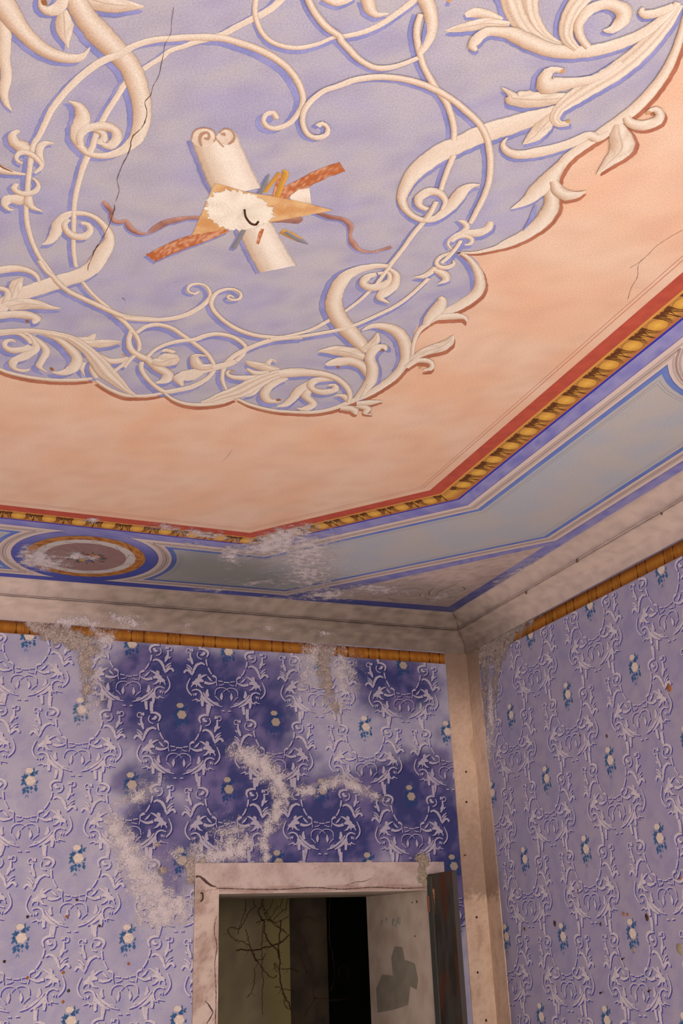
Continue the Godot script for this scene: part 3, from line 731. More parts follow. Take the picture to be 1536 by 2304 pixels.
	fresco("painted_leaf","leaf",[-192.4,313.4,2.4,-189.5,320.9,5.2,-186,325.1,6.9,-184.5,329.5,4.8,-184.9,334.8,0.2],13,1.7,-2.5,"r")
	fresco("painted_curl","tube",[-191.6,307.4,2.6,-190.2,313.1,3.1,-186.4,314.8,3.6,-183,313.2,2.1,-182,309.3,2.7,-184.3,308.1,1.4],14,1.1,-2.9,"r")
	fresco("painted_seed","seedl",[-186.8,309.2,1.6,-186.2,309.4,2.3,-185.7,309.6,1.6],15,0,0,"")
	fresco("painted_leaf","tube",[-215,394.9,0.2,-213.1,395,2.2,-210.9,393.3,2.2,-210.8,390.3,2.3,-212.2,388.1,1.8,-212.8,385.6,1.4,-212.5,383.3,1,-210.1,381.2,0.7],1,-0.9,-1,"b")
	fresco("painted_leaf","tube",[-205,398.1,2.1,-204.1,394.8,3.3,-205.9,391.8,4.1,-208.5,390.7,3.4,-209.8,389.5,2.3],2,1.4,-1.4,"b")
	fresco("painted_curl","tube",[-212.1,384.9,1.6,-211.2,387.5,1.9,-208.8,388.9,2.2,-206.1,388,1.6,-205.6,385.7,1.5,-207.1,384.8,0.7],3,0.2,-1.9,"b")
	fresco("painted_leaf","tube",[-210.7,370.9,2.3,-211,367.6,2.5,-212.5,364.5,2.4,-215.5,363.2,0.3],18,0.6,-2.2,"b")
	fresco("painted_leaf","tube",[-210.2,369.2,2,-206.4,368.2,3.8,-203.9,365.4,2.8,-205.7,362.3,0.3],19,0.8,-1.6,"b")
	fresco("painted_curl","tube",[-209.2,380,1.4,-211.7,376.6,1.7,-211.6,373.1,1.5,-209.2,371.4,2.2,-206.7,372.2,2.4,-205.8,374.7,1.4,-206.9,376.3,0.4],20,0.1,-1.5,"b")
	fresco("scroll_stem","tube",[-209.5,386.7,1.4,-209.1,382.3,1.6,-209.3,377,1.7,-210,373.7,1.4],21,1.8,-0.2,"b")
	fresco("scroll_rim","tube",[-206.9,381.1,0.6,-204.2,381.5,1.1,-201,383,1.4,-196.7,386.9,2.2,-194.7,389.8,4.2,-191.5,395.4,5.1,-189.7,402.3,5.8,-190.1,408.8,5.8,-192,413.4,4.7,-194.6,417,3.9,-196.6,421.8,3.3,-198.1,426.7,3.4,-198.3,431.9,3.6,-196.9,437,3.3,-194.5,444.8,3.9,-192.8,450.2,4,-191.5,455.8,3.9,-191.3,462.6,3.5,-192.2,469.2,3,-194.2,475.5,2.4,-196.9,481.6,2,-199.9,487.6,1.9,-201.1,491.5,1.9],22,1.8,-0.8,"r")
	fresco("paint_shadow","blue",[-195.9,410.3,0.5,-194.2,406.1,1.8,-193.4,403.4,1.7,-192.9,397.7,0.3],23,0,0,"")
	fresco("painted_leaf","tube",[-198.9,429.1,2.5,-198.6,422.8,5.6,-198.7,416.7,6.4,-199.5,411,4.1,-202.2,405.9,0.3],24,0.6,-1.3,"b")
	fresco("painted_leaf","tube",[-196.6,421.8,2.4,-192.7,418.3,4.1,-188.7,417.4,4.5,-186,419,2.8,-184.7,421.2,0.3],25,1.2,-1.5,"r")
	fresco("scroll_stem","tube",[-219.3,433,0.4,-219.3,430.4,1.5,-216.9,428.2,2.5,-212.8,427.9,3.5,-208.7,430.1,4.1,-204.7,433.1,4,-200.9,437,3.6,-197.7,441.6,3.4,-194.4,441.4,2.9,-192.9,444.9,1.9],23,0.5,-1.6,"b")
	fresco("painted_leaf","leaf",[-192.5,448.4,1.9,-189.7,445.1,5.7,-186.1,441.5,7.2,-185.1,438.7,6.7,-185.5,434.4,4.1,-185.9,428.6,0.2],24,1.8,-0.5,"r")
	fresco("painted_curl","tube",[-192.1,451.4,1.9,-189.2,449.9,3.2,-185.1,450.4,3.9,-182.9,453.1,4.1,-183.9,455.8,2.4,-186.2,456.6,2,-187.5,455.2,1.1],25,1.7,-1,"r")
	fresco("painted_seed","seedl",[-187.6,454.7,1,-187.1,454.9,1.6,-186.6,455.1,1],26,0,0,"")
	fresco("scroll_stem","tube",[-211.4,447.6,3.6,-213.8,444.4,5.5,-217.8,440.6,6.4,-222,436.3,7,-224.3,434.2,7.4,-227.8,430.5,6.9,-229.8,427.5,6.7,-234.1,421.5,6.9,-236.7,415.4,6.3,-238,408.6,5,-237.4,402.2,3.7,-235.9,397.7,2.9,-232.6,394.2,2.4,-228.4,392.1,2.2,-225.1,392,2.6,-222.2,394.4,2.9,-220.8,399.6,3.9,-220.5,404.3,4.5,-220.6,408.3,4.2,-219.3,411.1,2.6,-216.9,412.6,0.3],24,0.8,-2.1,"b")
	fresco("scroll_stem","tube",[-230.4,421.3,1.8,-229.4,416,1.8,-228.1,410.5,1.7,-226.9,406,1.5],25,-1.1,-1,"b")
	fresco("painted_curl","tube",[-226.7,396.9,2.1,-230,397.8,2.3,-231.6,401.2,3.3,-229.8,404.7,3.8,-226.3,404.8,2.8,-223.2,402.2,1.8,-222.6,398.7,1],26,-0,-1.7,"b")
	fresco("scroll_stem","tube",[-225.9,401.3,1.6,-225,395.1,1.7,-225,391.9,1.8],27,0,0,"")
	fresco("scroll_stem","tube",[-261.5,462.9,1.5,-260.9,459.8,1.8,-259.5,456.5,1.8,-257,452.7,1.8,-254.1,448.9,1.7,-250.3,445.3,1.8,-246.7,442.3,1.9,-242.9,439.7,1.9,-239.3,436.1,1.8,-235.9,431.7,1.8,-234.7,429.7,1.7,-233.3,426.8,1.7],25,-1.1,-0.9,"b")
	fresco("scroll_stem","tube",[-300.8,453,1.4,-299.8,449.1,1.4,-297.3,444.8,1.4,-294,442.2,1.5,-290.1,441.5,1.5,-286,442.4,1.4,-282,445.1,1.2,-278.9,448.5,1.1,-276.3,449.9,1.4,-272.9,452.3,1.5,-269.7,455.8,1.6,-267.1,460.4,1.7,-265.2,464.4,1.8,-264.1,467.3,1.9],2,0.2,-1.4,"b")
	fresco("scroll_stem","tube",[-289.6,457.9,1.7,-286.1,454.2,1.8,-281.9,451.2,2,-277.8,449.7,1.8,-276.8,448.5,1.8,-274.1,446.8,1.9,-270.3,444.6,1.8,-265.8,443.4,1.8,-262.3,444.3,1.8,-259.3,446.6,1.5,-256.1,450.2,1.3],26,-0.6,-1.3,"b")
	fresco("scroll_stem","tube",[-262.7,467.5,3.9,-259.9,464.6,3.5,-257.7,461.3,3.2,-256.4,457.6,2.9,-256.1,453.8,2.3,-256.3,451.7,1.5],27,0,0,"")
	fresco("paint_shadow","blue",[-259.3,461.1,0.3,-258.1,458.1,1.2,-256.9,454.3,0.2],28,0,0,"")
	fresco("scroll_stem","tube",[-271.7,418.6,1.7,-271,420,1.8,-269,419.2,1.3,-268.3,416.6,1.6,-270.3,414.4,2.1,-273.2,414.8,1.7,-275.9,418.1,1.6,-277.2,422.2,1.6,-276.9,426.4,1.7,-275,431.1,1.7,-272.1,434,1.8,-268.4,437.8,2,-263.1,440.8,2.1,-257,442.4,2,-251.3,442.6,2.1,-245.8,441.8,2.1,-240.4,440.2,2,-234.7,437.7,2.1,-229.6,435,2,-225,431,2,-221.2,426.1,2,-218.1,421.1,2,-215.2,415.2,2,-213.2,408.7,2,-212,402.2,2,-210.8,395.4,1.6],27,-0.8,-1.4,"b")
	fresco("painted_leaf","tube",[-275.8,462.6,3.4,-273.8,459.8,3.2,-271.5,458.6,1.9,-268.8,460.2,0.2],3,-0.2,-1.4,"b")
	fresco("painted_leaf","tube",[-285.9,459.2,2.5,-282.5,458.4,2,-280.2,459.9,1.8,-278.6,462,1.3],4,0.1,-1.2,"b")
	fresco("painted_seed","seedl",[-257.1,468.7,0.9,-256.6,468.7,1.4,-256.1,468.8,1],1,0.1,-1.1,"b")
	fresco("painted_leaf","leaf",[-211,452.3,2.6,-216.9,449.3,5.1,-221.7,447.5,6.2,-225.9,446.6,4.6,-226.5,447.5,2.3,-230.6,448.9,0.2],25,0.8,-1.8,"b")
	fresco("painted_leaf","leaf",[-211.3,445.8,2.4,-212,440.4,5.3,-212.3,435.9,4.7,-213.7,432.1,0.2],25,1.2,-1.4,"b")
	fresco("painted_leaf","acan",[-202.5,487.7,1.7,-202.1,480,4.4,-202.8,471.4,5.9,-204.8,464.1,6.2,-207.8,457.9,6.4,-210.2,452.1,5.5,-211.4,447.2,3.5,-210.5,443.8,2.8,-208,442.6,2.4,-205.8,443.8,1.7],26,1.5,-1,"b")
	fresco("painted_seed","seedl",[-207,444.1,0.9,-206.4,444.3,1.2,-205.9,444.5,0.9],27,0,0,"")
	fresco("painted_curl","tube",[-205.4,467.5,1.6,-208.1,461,2.4,-212.3,457.5,3.4,-216.3,455.2,5,-219,453.8,6.3,-221.1,455.1,4,-221.6,457.9,3.1,-220.1,459.3,2,-217.8,459.5,1.5],27,-1.2,-0.9,"b")
	fresco("painted_seed","seedl",[-218.7,459.3,1,-218.1,459.5,1.5,-217.6,459.7,1],28,0,0,"")
	fresco("painted_leaf","acan",[-239.5,477.2,5.2,-235.6,472.1,3.9,-230.2,468.1,3.2,-224.6,466.4,2.6,-218.6,466.8,1.4],1,0,0,"")
	fresco("painted_leaf","acan",[-244.6,476,5.1,-239.2,470.8,4.7,-233.7,467.2,4.1,-227.5,465.5,3.3,-220.2,466.1,2.1],2,-0.5,-1.4,"b")
	fresco("painted_leaf","tube",[-241.5,468.3,1,-245.5,468.3,2.6,-249.1,467.7,3.1,-250.8,466.1,1.4],3,-0,-0.9,"b")
	fresco("painted_leaf","leaf",[-239,467.3,2.1,-244.2,466,3.2,-247.9,463.8,3.3,-251.5,461.3,1.8,-253.3,460.2,0.2],4,0.6,-1.3,"b")
	fresco("painted_leaf","tube",[-203.5,488.1,1.8,-203.8,483.5,2.5,-205.6,477.5,3.3,-209.1,472.6,3.9,-213.5,468.7,4,-218.7,466,4.2,-224.7,464.4,4.2,-231.9,464.7,4.6,-237.1,465.5,4.2,-239,465.2,3.2,-242.3,464.4,2.8,-244.1,462.9,2.8,-244.8,460.5,3.1,-244.6,458.4,2.6,-243,457.6,1.1],27,0.9,-1.3,"b")
	fresco("painted_leaf","acan",[-218.7,467,1.8,-222.8,468.9,3.1,-225.3,472.2,3.9,-226.7,476.9,4.5,-226.5,482.1,5],28,-1,-0.9,"b")
	fresco("painted_leaf","tube",[-216.2,468.5,1.7,-220.4,470.9,2.3,-222.9,474.2,2.6,-222.7,478.8,3.3,-219.4,481.6,3,-214.8,481.3,4,-213.2,478.5,4,-214,475.4,2.6,-215.9,474.5,0.6],29,-0,-1.3,"b")
	fresco("painted_curl","tube",[-203.9,486.8,2.1,-206,484,2.7,-208.6,482.4,2.7,-210.6,482.7,1.5,-210.5,483.8,0.9],28,0.4,-1.1,"b")
	fresco("paper_roll","paper",[-297.8,404.8,12.8,-293.4,397.7,13.4,-288.6,390.3,14.2,-284.2,384.4,14.2],1,-0.9,-1,"b")
	fresco("paper_roll","paper",[-275.7,372.2,10.7,-272.2,367.3,11.5,-266.7,359.7,12.1,-260.5,351.8,12.8],2,-1,-1.1,"b")
	painted_sheet("paper_roll_end","sheet",[-292,406.7,-291.8,406,-291.8,405.2,-291.9,404.5,-292.2,403.8,-292.5,403.3,-293,402.9,-293.5,402.7,-294.1,402.6,-294.7,402.7,-295.3,403,-295.8,403.4,-296.2,404,-296.6,404.7,-296.8,405.4,-296.9,406.2,-296.8,406.9,-296.6,407.6,-296.3,408.2,-295.9,408.6,-295.4,409,-294.8,409.1,-294.3,409.1,-293.7,408.9,-293.1,408.6,-292.6,408.1,-292.3,407.5],4)
	painted_sheet("paper_roll_end","sheet",[-296.9,404.6,-296.8,403.7,-296.8,402.8,-297.1,402,-297.4,401.2,-298,400.5,-298.7,400,-299.4,399.7,-300.2,399.5,-301,399.6,-301.8,399.9,-302.4,400.4,-303,401,-303.4,401.8,-303.6,402.6,-303.6,403.5,-303.5,404.4,-303.2,405.2,-302.7,405.9,-302.1,406.5,-301.4,406.9,-300.6,407.1,-299.8,407.2,-299.1,407,-298.4,406.6,-297.8,406.1,-297.3,405.4],5)
	fresco("paper_curl","brownl",[-303.2,401.6,0.4,-303.4,404.5,0.4,-302.2,406.4,0.5,-300.2,407.2,0.5,-298.1,406.6,0.4,-297,404.4,0.4,-297.1,402.6,0.4],9,0,0,"")
	fresco("paper_curl","brownl",[-299.9,400,0.6,-301,402.1,0.8,-301.1,404.5,1,-299.9,405.7,0.9,-298.9,404.7,0.6,-299,403.2,0.9,-299.9,403.4,0.8],17,0,0,"")
	fresco("paper_curl","brownl",[-296.6,406.5,0.4,-295.8,408.6,0.4,-293.9,408.8,0.5,-292.3,407.1,0.5,-292.1,404.9,0.8,-292.9,403.3,0.6],17,0,0,"")
	fresco("paper_curl","brownl",[-297,404.4,0.3,-295.6,403.1,0.4,-293.9,401.8,0.4],17,0,0,"")
	fresco("paper_curl","brownl",[-295.9,406.3,0.5,-295.3,406.9,0.9,-294.9,406.1,0.4],25,0,0,"")
	painted_sheet("set_square","ochre",[-291.8,386.3,-281.8,385.6,-267.4,386.9,-254.3,386.5,-260.8,381.7,-268.4,376.2,-277,370.3,-286.9,363.7,-292.2,360.1,-292.1,372.3,-292.2,383.3],9)
	fresco("ruler_bar","rust",[-301.9,343.6,4.5,-295.8,352.3,5.1,-289.2,359.8,5.1,-283.1,366.9,3.9],1,-0.4,-1.6,"b")
	fresco("ruler_bar","rust",[-272.5,386.8,4.7,-267.4,394.6,4.5,-263.3,400.8,4.4,-258.9,405.5,4.4],1,0,0,"")
	fresco("paper_roll","paper",[-268.4,386.9,1.9,-265.8,388.9,6.6,-263.2,390.2,7.3],2,0,0,"")
	fresco("ribbon_end","mauve",[-271.9,375.1,2.1,-266.9,377.3,3.5,-263.6,378.8,4.9,-262.3,380,2],3,0,0,"")
	fresco("brush","grey",[-277.7,357.5,1.7,-277.6,363.1,1.7,-277.4,368.6,1.5],3,-0.5,-1.2,"b")
	fresco("brush","grey",[-278,385.9,1.4,-278,390.8,1.5,-278.2,395.3,0.4],2,-0.5,-1,"b")
	fresco("compass_leg","gold",[-276.8,387.1,1.2,-276.2,392.1,1.3,-275.3,396.8,1.7],3,0,0,"")
	fresco("compass_leg","rust",[-273.5,386.2,1.2,-274.1,391.5,1.6,-274.8,396,1.7],4,0,0,"")
	fresco("compass_leg","gold",[-272.4,384.4,1.4,-273.1,391.2,1.9,-273.6,397.1,1.9,-274.9,398.2,1.2],5,0,0,"")
	fresco("pencil","gold",[-266,371.5,2.6,-262.5,370.4,2.9,-258.5,369,2.3],3,0,0,"")
	fresco("pencil","grey",[-264.8,371.5,1.4,-261.4,370,1.5,-258.5,368.9,1.9,-255.7,367.9,0.3],4,0,0,"")
	fresco("rust_mark","rust",[-272,370.5,0.9,-271.8,367.5,1.4,-271.1,362.6,0.8],3,0,0,"")
	fresco("ribbon_end","mauve",[-291.9,383,1.4,-289.8,381.3,1.6,-288.9,380.6,1.1],2,0,0,"")
	fresco("ribbon","mauve",[-321.6,366.8,1.2,-319.9,364.9,1.9,-318.2,362.6,1.5,-317.9,360.4,1.3,-316.5,358.5,2.1,-314.4,358.9,1.8,-313.4,360.1,1.3,-311.1,356.8,2.6,-308.2,355.3,2,-305.7,355.9,0.6,-303.9,359.4,2.5,-301.5,363.2,2.5,-298.3,365.9,2.4,-295.9,367.6,1.6,-293.4,368.6,1.8,-288.9,370.1,1.8],1,-0.3,-1.1,"b")
	fresco("ribbon","mauve",[-271.3,381.9,1.2,-266.3,383.7,1.7,-261.5,383.8,1.6,-258.6,383.6,1.3,-254,383,2,-249.7,383.4,1.9,-246.2,381.2,2.1,-244.4,376.4,1,-242,373.3,2.3,-238.4,370.7,1.6,-233.9,371.3,1,-229.4,375.7,1.5],6,-0.2,-1,"b")
	fresco("rust_mark","rust",[-284,385.2,0.9,-280.5,384.3,2.1,-279.5,384,2,-276.2,385.2,1.6,-274.2,386.2,1.3],6,0,0,"")
	fresco("hairline_crack","crack",[-318.6,443.5,0.2,-318,438.6,0.2,-317.4,435.5,0.3,-318,431.8,0.2,-317.6,428.4,0.2,-317.3,424.4,0.4,-317.1,420.8,0.3,-317.7,417.2,0.2,-317.6,413.8,0.3,-318.5,410.8,0.4,-317.2,407.7,0.3,-316.9,403.6,0.6,-317.4,400.7,0.3,-318.8,397.3,0.5,-318.8,393.9,0.6,-318.7,393.4,0.6,-318.7,388.9,0.4,-319.2,385.7,0.5,-319.4,382.1,0.3,-319.5,377.8,0.3,-318,373.4,0.2,-318,368.1,0.3],4,0,0,"")
	fresco("hairline_crack","crack",[-318,366.2,0.4,-317.7,364.5,0.8,-317.8,361.6,0.4,-317.7,357.5,0.3,-318.6,348.6,0.3,-319.7,341.9,0.7,-320,336.5,0.3,-320.2,331.8,0.5,-319.8,329.9,0.3],5,0,0,"")
	fresco("hairline_crack","crack",[-306.1,318.2,0.5,-304.6,316.9,0.5],1,0,0,"")
	fresco("plaster_hole","crack",[-207.5,380.2,0.9,-207,380.5,1.5,-206.2,381,0.4],23,0,0,"")
	fresco("hairline_crack","crack",[-143.3,415.6,0.2,-144.8,411.3,0.2,-146.1,405.7,0.2,-145.8,401.1,0.2,-146,396.3,0.2,-147,392.5,0.2],1,0,0,"")
	fresco("hairline_crack","crack",[-146.1,397.6,0.2,-145.2,394.5,0.2,-141.3,388.8,0.2,-139.4,382.9,0.2,-136.2,376.5,0.2],2,0,0,"")
	fresco("hairline_crack","crack",[-201.1,290.6,0.2,-200.4,286.2,0.2,-199.4,278.2,0.2],22,0,0,"")
	fresco("hairline_crack","crack",[-235.6,215.7,0.2,-235.6,208.1,0.2,-236.4,201.3,0.2],1,0,0,"")
	bare_patch(Vector2(-2.818, 3.764), 0.102, 0.089, 0.0)
	crust("salt_bloom", F_CEIL, [-1.800,1.062,4.83,2.05,5.43,-4.88,1,-1.571,1.020,4.73,2.48,4.79,-2.28,0.85,-1.411,0.668,4.78,2.13,2.77,-2.76,0.75,-1.974,0.860,15.74,4.70,1.65,-5.49,0.9,-1.784,1.244,6.04,2.81,10.21,-7.45,0.9,-2.213,1.113,6.74,1.56,0.25,-17.33,0.75,-2.432,1.160,10.46,2.06,0.35,-20.07,0.6,-2.816,1.139,27.24,4.70,8.09,-26.12,0.8,-2.233,0.952,13.15,3.44,4.22,-13.90,0.5,-3.001,0.469,9.68,1.23,1.78,-5.96,1,-3.074,0.567,20.78,2.46,2.92,-9.70,0.6,-2.929,0.398,7.98,1.09,3.16,-10.62,0.7,-0.173,1.134,4.94,4.90,15.88,1.81,0.75,-0.226,0.929,6.33,5.35,18.45,-0.72,0.5,-0.941,0.541,6.48,2.86,3.17,-10.95,0.8,-1.164,0.338,5.42,2.14,2.18,-7.58,0.8,-0.443,0.497,9.24,6.09,13.25,-4.37,0.55,-1.697,0.412,6.94,2.22,3.67,-12.61,0.45,-0.769,0.770,5.89,3.74,14.28,-5.36,0.35,-1.898,0.219,8.68,2.45,6.35,-22.00,0.6,-1.409,0.173,5.46,1.91,4.95,-17.34,0.5,-0.342,1.232,8.17,7.64,27.11,1.14,0.4,-0.794,0.491,5.29,2.43,3.84,-13.33,0.5,-2.806,0.573,15.48,2.46,4.41,-14.70,0.95,-2.717,0.569,28.44,4.90,6.53,-21.82,0.7], 0.005, 0.0055, 0.003, white_crust, ceil_node, 0.8, 0.34, 0.92)

func egg_mesh() -> Array:
	# one egg and one dart of the painted moulding; x along, y across (towards the wall), half period 0.0765
	var eg := MB.new()
	var f := [Vector3.ZERO, Vector3(1, 0, 0), Vector3(0, 0, -1), Vector3(0, -1, 0)]
	for k in 25:
		var g := TAU * k / 24.0
		for r in 4:
			var rr: float = [0.0, 0.45, 0.8, 1.0][r]
			var c := P(228, 176, 80).lerp(P(200, 140, 62), clampf(absf(cos(g)) * rr * 0.9, 0, 1))
			c = c.lerp(P(184, 118, 62), clampf(absf(sin(g)) * rr, 0, 1) * 0.75)
			if r == 3: c.a = 0.0
			eg.vert(at(f, cos(g) * 0.045 * rr * (1.0 - 0.15 * sin(g)), -0.002 + sin(g) * 0.046 * rr, 0.0008), c, f[3])
	for k in 24:
		for r in 3: eg.quad(k * 4 + r, k * 4 + r + 1, k * 4 + r + 5, k * 4 + r + 4)
	var dk := MB.new()
	for s in [-1.0, 1.0]:
		for a in [[0.035, 0.009, 1.0], [0.043, 0.008, 1.0], [0.050, 0.006, 0.9], [0.056, 0.005, 0.75]]:
			var p := []
			for k in 7:
				var t := float(k) / 6.0
				p.append_array([s * (a[0] + 0.006 * sin(t * PI) * a[2] - 0.004 * t), -0.05 + 0.088 * t * a[2], a[1] * (1.0 - 0.72 * t)])
			ribbon(dk, f, smooth_pts(p, 0.01), "ink", 0.0009, Vector2.ZERO, 0.25)
		for a in [[0.061, 0.04, 0.007], [0.067, 0.055, 0.008], [0.072, 0.03, 0.007]]:
			ribbon(dk, f, smooth_pts([s * a[0], -0.044, a[2], s * (a[0] - 0.003), -0.044 + a[1] * 0.6, a[2] * 0.7, s * (a[0] + 0.004), -0.044 + a[1], 0.001], 0.01), "ink", 0.0009, Vector2.ZERO, 0.3)
	ribbon(dk, f, smooth_pts([0.0765, -0.05, 0.008, 0.0765, -0.01, 0.006, 0.0765, 0.03, 0.009, 0.0765, 0.045, 0.004], 0.01), "ink", 0.0009, Vector2.ZERO, 0.3)
	for k in dk.c.size():
		dk.c[k] = Color(P(102, 58, 36), dk.c[k].a * 0.95)
	return [eg.mesh(), dk.mesh()]

func eggs(e: Dictionary) -> void:
	var ms := egg_mesh()
	var mid := []
	for k in 4: mid.append((e.gl[k] + e.di[k]) * 0.5)
	for s in 3:
		var a: Vector2 = mid[s]
		var b: Vector2 = mid[s + 1]
		var d := (b - a).normalized()
		var out := Vector2(d.y, -d.x)
		var from := 0.0
		var to := a.distance_to(b)
		var step := 0.153
		if s == 0: from = fposmod(-3.022 - a.x, step); from += floor((3.2) / step) * step
		if s == 1:
			var n := int(round((to - 0.1) / step)); step = (to - 0.06) / n; from = 0.03 + step * 0.5; to -= 0.05
		if s == 2: from = fposmod(3.657 - a.y, step); to = 3.6
		if s == 2 and from < 0.06: from += step
		var t := from
		while t < to - 0.05:
			var p := a + d * t
			var o := node("egg_and_dart", Vector3(p.x, CEIL, p.y), ceil_node)
			o.basis = Basis(Vector3(d.x, 0, d.y), Vector3.UP, Vector3(-out.x, 0, -out.y))
			put(ms[0], "painted_egg", M.film, o)
			put(ms[1], "dart_lines", M.film, o)
			t += step

func arc(c: Vector2, r: float, a0: float, a1: float, n := 24) -> PackedVector2Array:
	var p := PackedVector2Array()
	for k in n + 1:
		var a := lerpf(a0, a1, float(k) / n)
		p.append(c + Vector2(cos(a), sin(a)) * r)
	return p

func frame_panel(outline: PackedVector2Array) -> void:
	var cream_p := outline
	var pieces := [["cream_frame", 0.0, 0.0006], ["blue_frame_line", -0.076, 0.0009], ["grey_panel", -0.104, 0.0011]]
	for pc in pieces:
		var polys: Array = [cream_p] if pc[1] == 0.0 else Geometry2D.offset_polygon(outline, pc[1], Geometry2D.JOIN_MITER)
		if polys.is_empty(): continue
		var colf := func(x, z): return panel(x, z)
		if pc[0] == "cream_frame": colf = func(x, z): return dirty(P(214, 190, 180), x, z, 0.75)
		if pc[0] == "blue_frame_line": colf = func(x, z): return dirty(P(118, 134, 190).lerp(P(96, 112, 182), clampf(n2.get_noise_2d(x * 900.0, z * 900.0) + 0.4, 0, 1)), x, z)
		shape(pc[0], F_CEIL, polys[0], 0.05, pc[2], colf, ceil_node, M.paint)
	for off in [[0.004, 0.006, 0.5, 150, 120, 140], [-0.030, 0.011, 0.5, 176, 148, 136], [-0.044, 0.010, 0.8, 160, 132, 120], [-0.056, 0.008, 0.45, 178, 150, 138], [-0.077, 0.004, 0.6, 84, 90, 158], [-0.124, 0.0035, 0.5, 128, 130, 152], [-0.138, 0.003, 0.45, 128, 130, 152]]:
		for pl in Geometry2D.offset_polygon(outline, off[0], Geometry2D.JOIN_MITER):
			var q := []
			for k in pl.size() + 1:
				var a: Vector2 = pl[k % pl.size()]
				var b: Vector2 = pl[(k + 1) % pl.size()]
				var n := maxi(1, int(a.distance_to(b) / 0.03))
				if k == pl.size(): n = 1
				for s in n:
					var p := a.lerp(b, float(s) / n)
					q.append([p.x, p.y, off[1]])
			var mb := MB.new()
			ribbon(mb, F_CEIL, q, "ink", 0.0014, Vector2.ZERO, 0.1, 1.15)
			for k in mb.c.size(): mb.c[k] = Color(dirty(P(off[3], off[4], off[5]), mb.v[k].x, mb.v[k].z, 0.8), mb.c[k].a * off[2] * 0.6)
			put(mb.mesh(), "frame_shade_line", M.film, ceil_node)

func panels() -> void:
	var c1 := Vector2(-2.747, 0.564)
	var c2 := Vector2(-0.54, 3.73)
	var top := octagon(0.936, -1.988, 1.001)
	var vis := 0.0325
	var bot := octagon(0.271, -1.226, 0.262, vis)
	var r := 0.41
	# corner panel: cusps on both medallion circles
	var o := PackedVector2Array()
	var up1 := c1 + Vector2(sqrt(r * r - pow(0.936 - c1.y, 2)), 0.936 - c1.y)
	var zl: float = 0.271 + vis * -2.47
	var lo1 := c1 + Vector2(sqrt(r * r - pow(zl - c1.y, 2)), zl - c1.y)
	var up2 := c2 + Vector2(-1.001 - c2.x, -0.0) ; up2.y = c2.y - 0.06
	var dz := sqrt(maxf(0.0, r * r - pow(1.001 + c2.x, 2))) if absf(1.001 + c2.x) < r else 0.02
	up2 = Vector2(-0.945, c2.y - sqrt(r * r - pow(-0.945 - c2.x, 2)))
	var lo2 := Vector2(-0.262, c2.y - sqrt(r * r - pow(-0.262 - c2.x, 2)))
	o.append(up1); o.append(top[1]); o.append(top[2]); o.append(Vector2(-1.001, up2.y - 0.04)); o.append(up2)
	var a0 := (up2 - c2).angle()
	var a1 := (lo2 - c2).angle()
	var ar := arc(c2, r, a0, a1, 16)
	for k in range(1, ar.size()): o.append(ar[k])
	o.append(bot[2]); o.append(bot[1])
	ar = arc(c1, r, (lo1 - c1).angle(), (up1 - c1).angle(), 20)
	for k in ar.size() - 1: o.append(ar[k])
	if Geometry2D.is_polygon_clockwise(o): o.reverse()
	frame_panel(o)
	# the next panel along the back wall, left of the round medallion
	var q := PackedVector2Array()
	var zq: float = 0.271 + vis * -3.03
	ar = arc(c1, r, PI - (lo1 - c1).angle(), PI + TAU - (up1 - c1).angle(), 20) if false else arc(c1, r, PI + asin((c1.y - zq) / r), PI - asin((0.936 - c1.y) / r), 20)
	for p in ar: q.append(p)
	q.append(Vector2(-4.9, 0.936)); q.append(Vector2(-4.9, 0.271 + vis * -4.9))
	if Geometry2D.is_polygon_clockwise(q): q.reverse()
	frame_panel(q)
	# grey corner triangle with its painted scroll
	var t := PackedVector2Array([Vector2(-1.23, 0.253), Vector2(-0.275, 0.295), Vector2(-0.275, 1.50)])
	shape("corner_spandrel", F_CEIL, t, 0.03, 0.0007, func(x, z): return dirty(P(206, 178, 166).lerp(P(176, 150, 140), clampf(n2.get_noise_2d(x * 1400.0, z * 1400.0) + 0.3, 0, 1)), x, z, 0.75), ceil_node, M.paint)
	for s in [["acan", [-86, 36, 0.6, -78, 37, 2.2, -68, 37, 3.2, -60, 40, 3.6, -55, 45, 2.4, -58, 49, 1.2]], ["tube", [-74, 35, 0.6, -64, 33, 1.6, -56, 35, 1.4]], ["acan", [-52, 44, 1.2, -47, 42, 2.6, -42, 44, 3.2, -40, 50, 3.0, -44, 54, 1.8, -47, 51, 0.8]], ["leaf", [-48, 52, 1.0, -47, 60, 3.4, -46, 68, 2.4, -45, 76, 0.4]], ["leaf", [-52, 50, 1.0, -54, 57, 2.8, -55, 64, 0.4]], ["tube", [-40, 50, 1.6, -36, 58, 1.6, -34, 66, 1.4, -38, 70, 0.6]], ["acan", [-42, 42, 1.0, -36, 42, 2.4, -33, 48, 1.6]]]:
		var p := []
		for v in s[1]: p.append(v * 0.01)
		var mb := MB.new()
		ribbon(mb, F_CEIL, smooth_pts(p, 0.012), "brown", 0.0010, Vector2(-0.004, -0.005), 0.2)
		ribbon(mb, F_CEIL, smooth_pts(p, 0.012), s[0], 0.0013, Vector2.ZERO, 0.2)
		for k in mb.c.size(): mb.c[k] = Color(mb.c[k].r * 0.62, mb.c[k].g * 0.62, mb.c[k].b * 0.62, mb.c[k].a * 0.85)
		put(mb.mesh(), "faded_scroll", M.film, ceil_node)

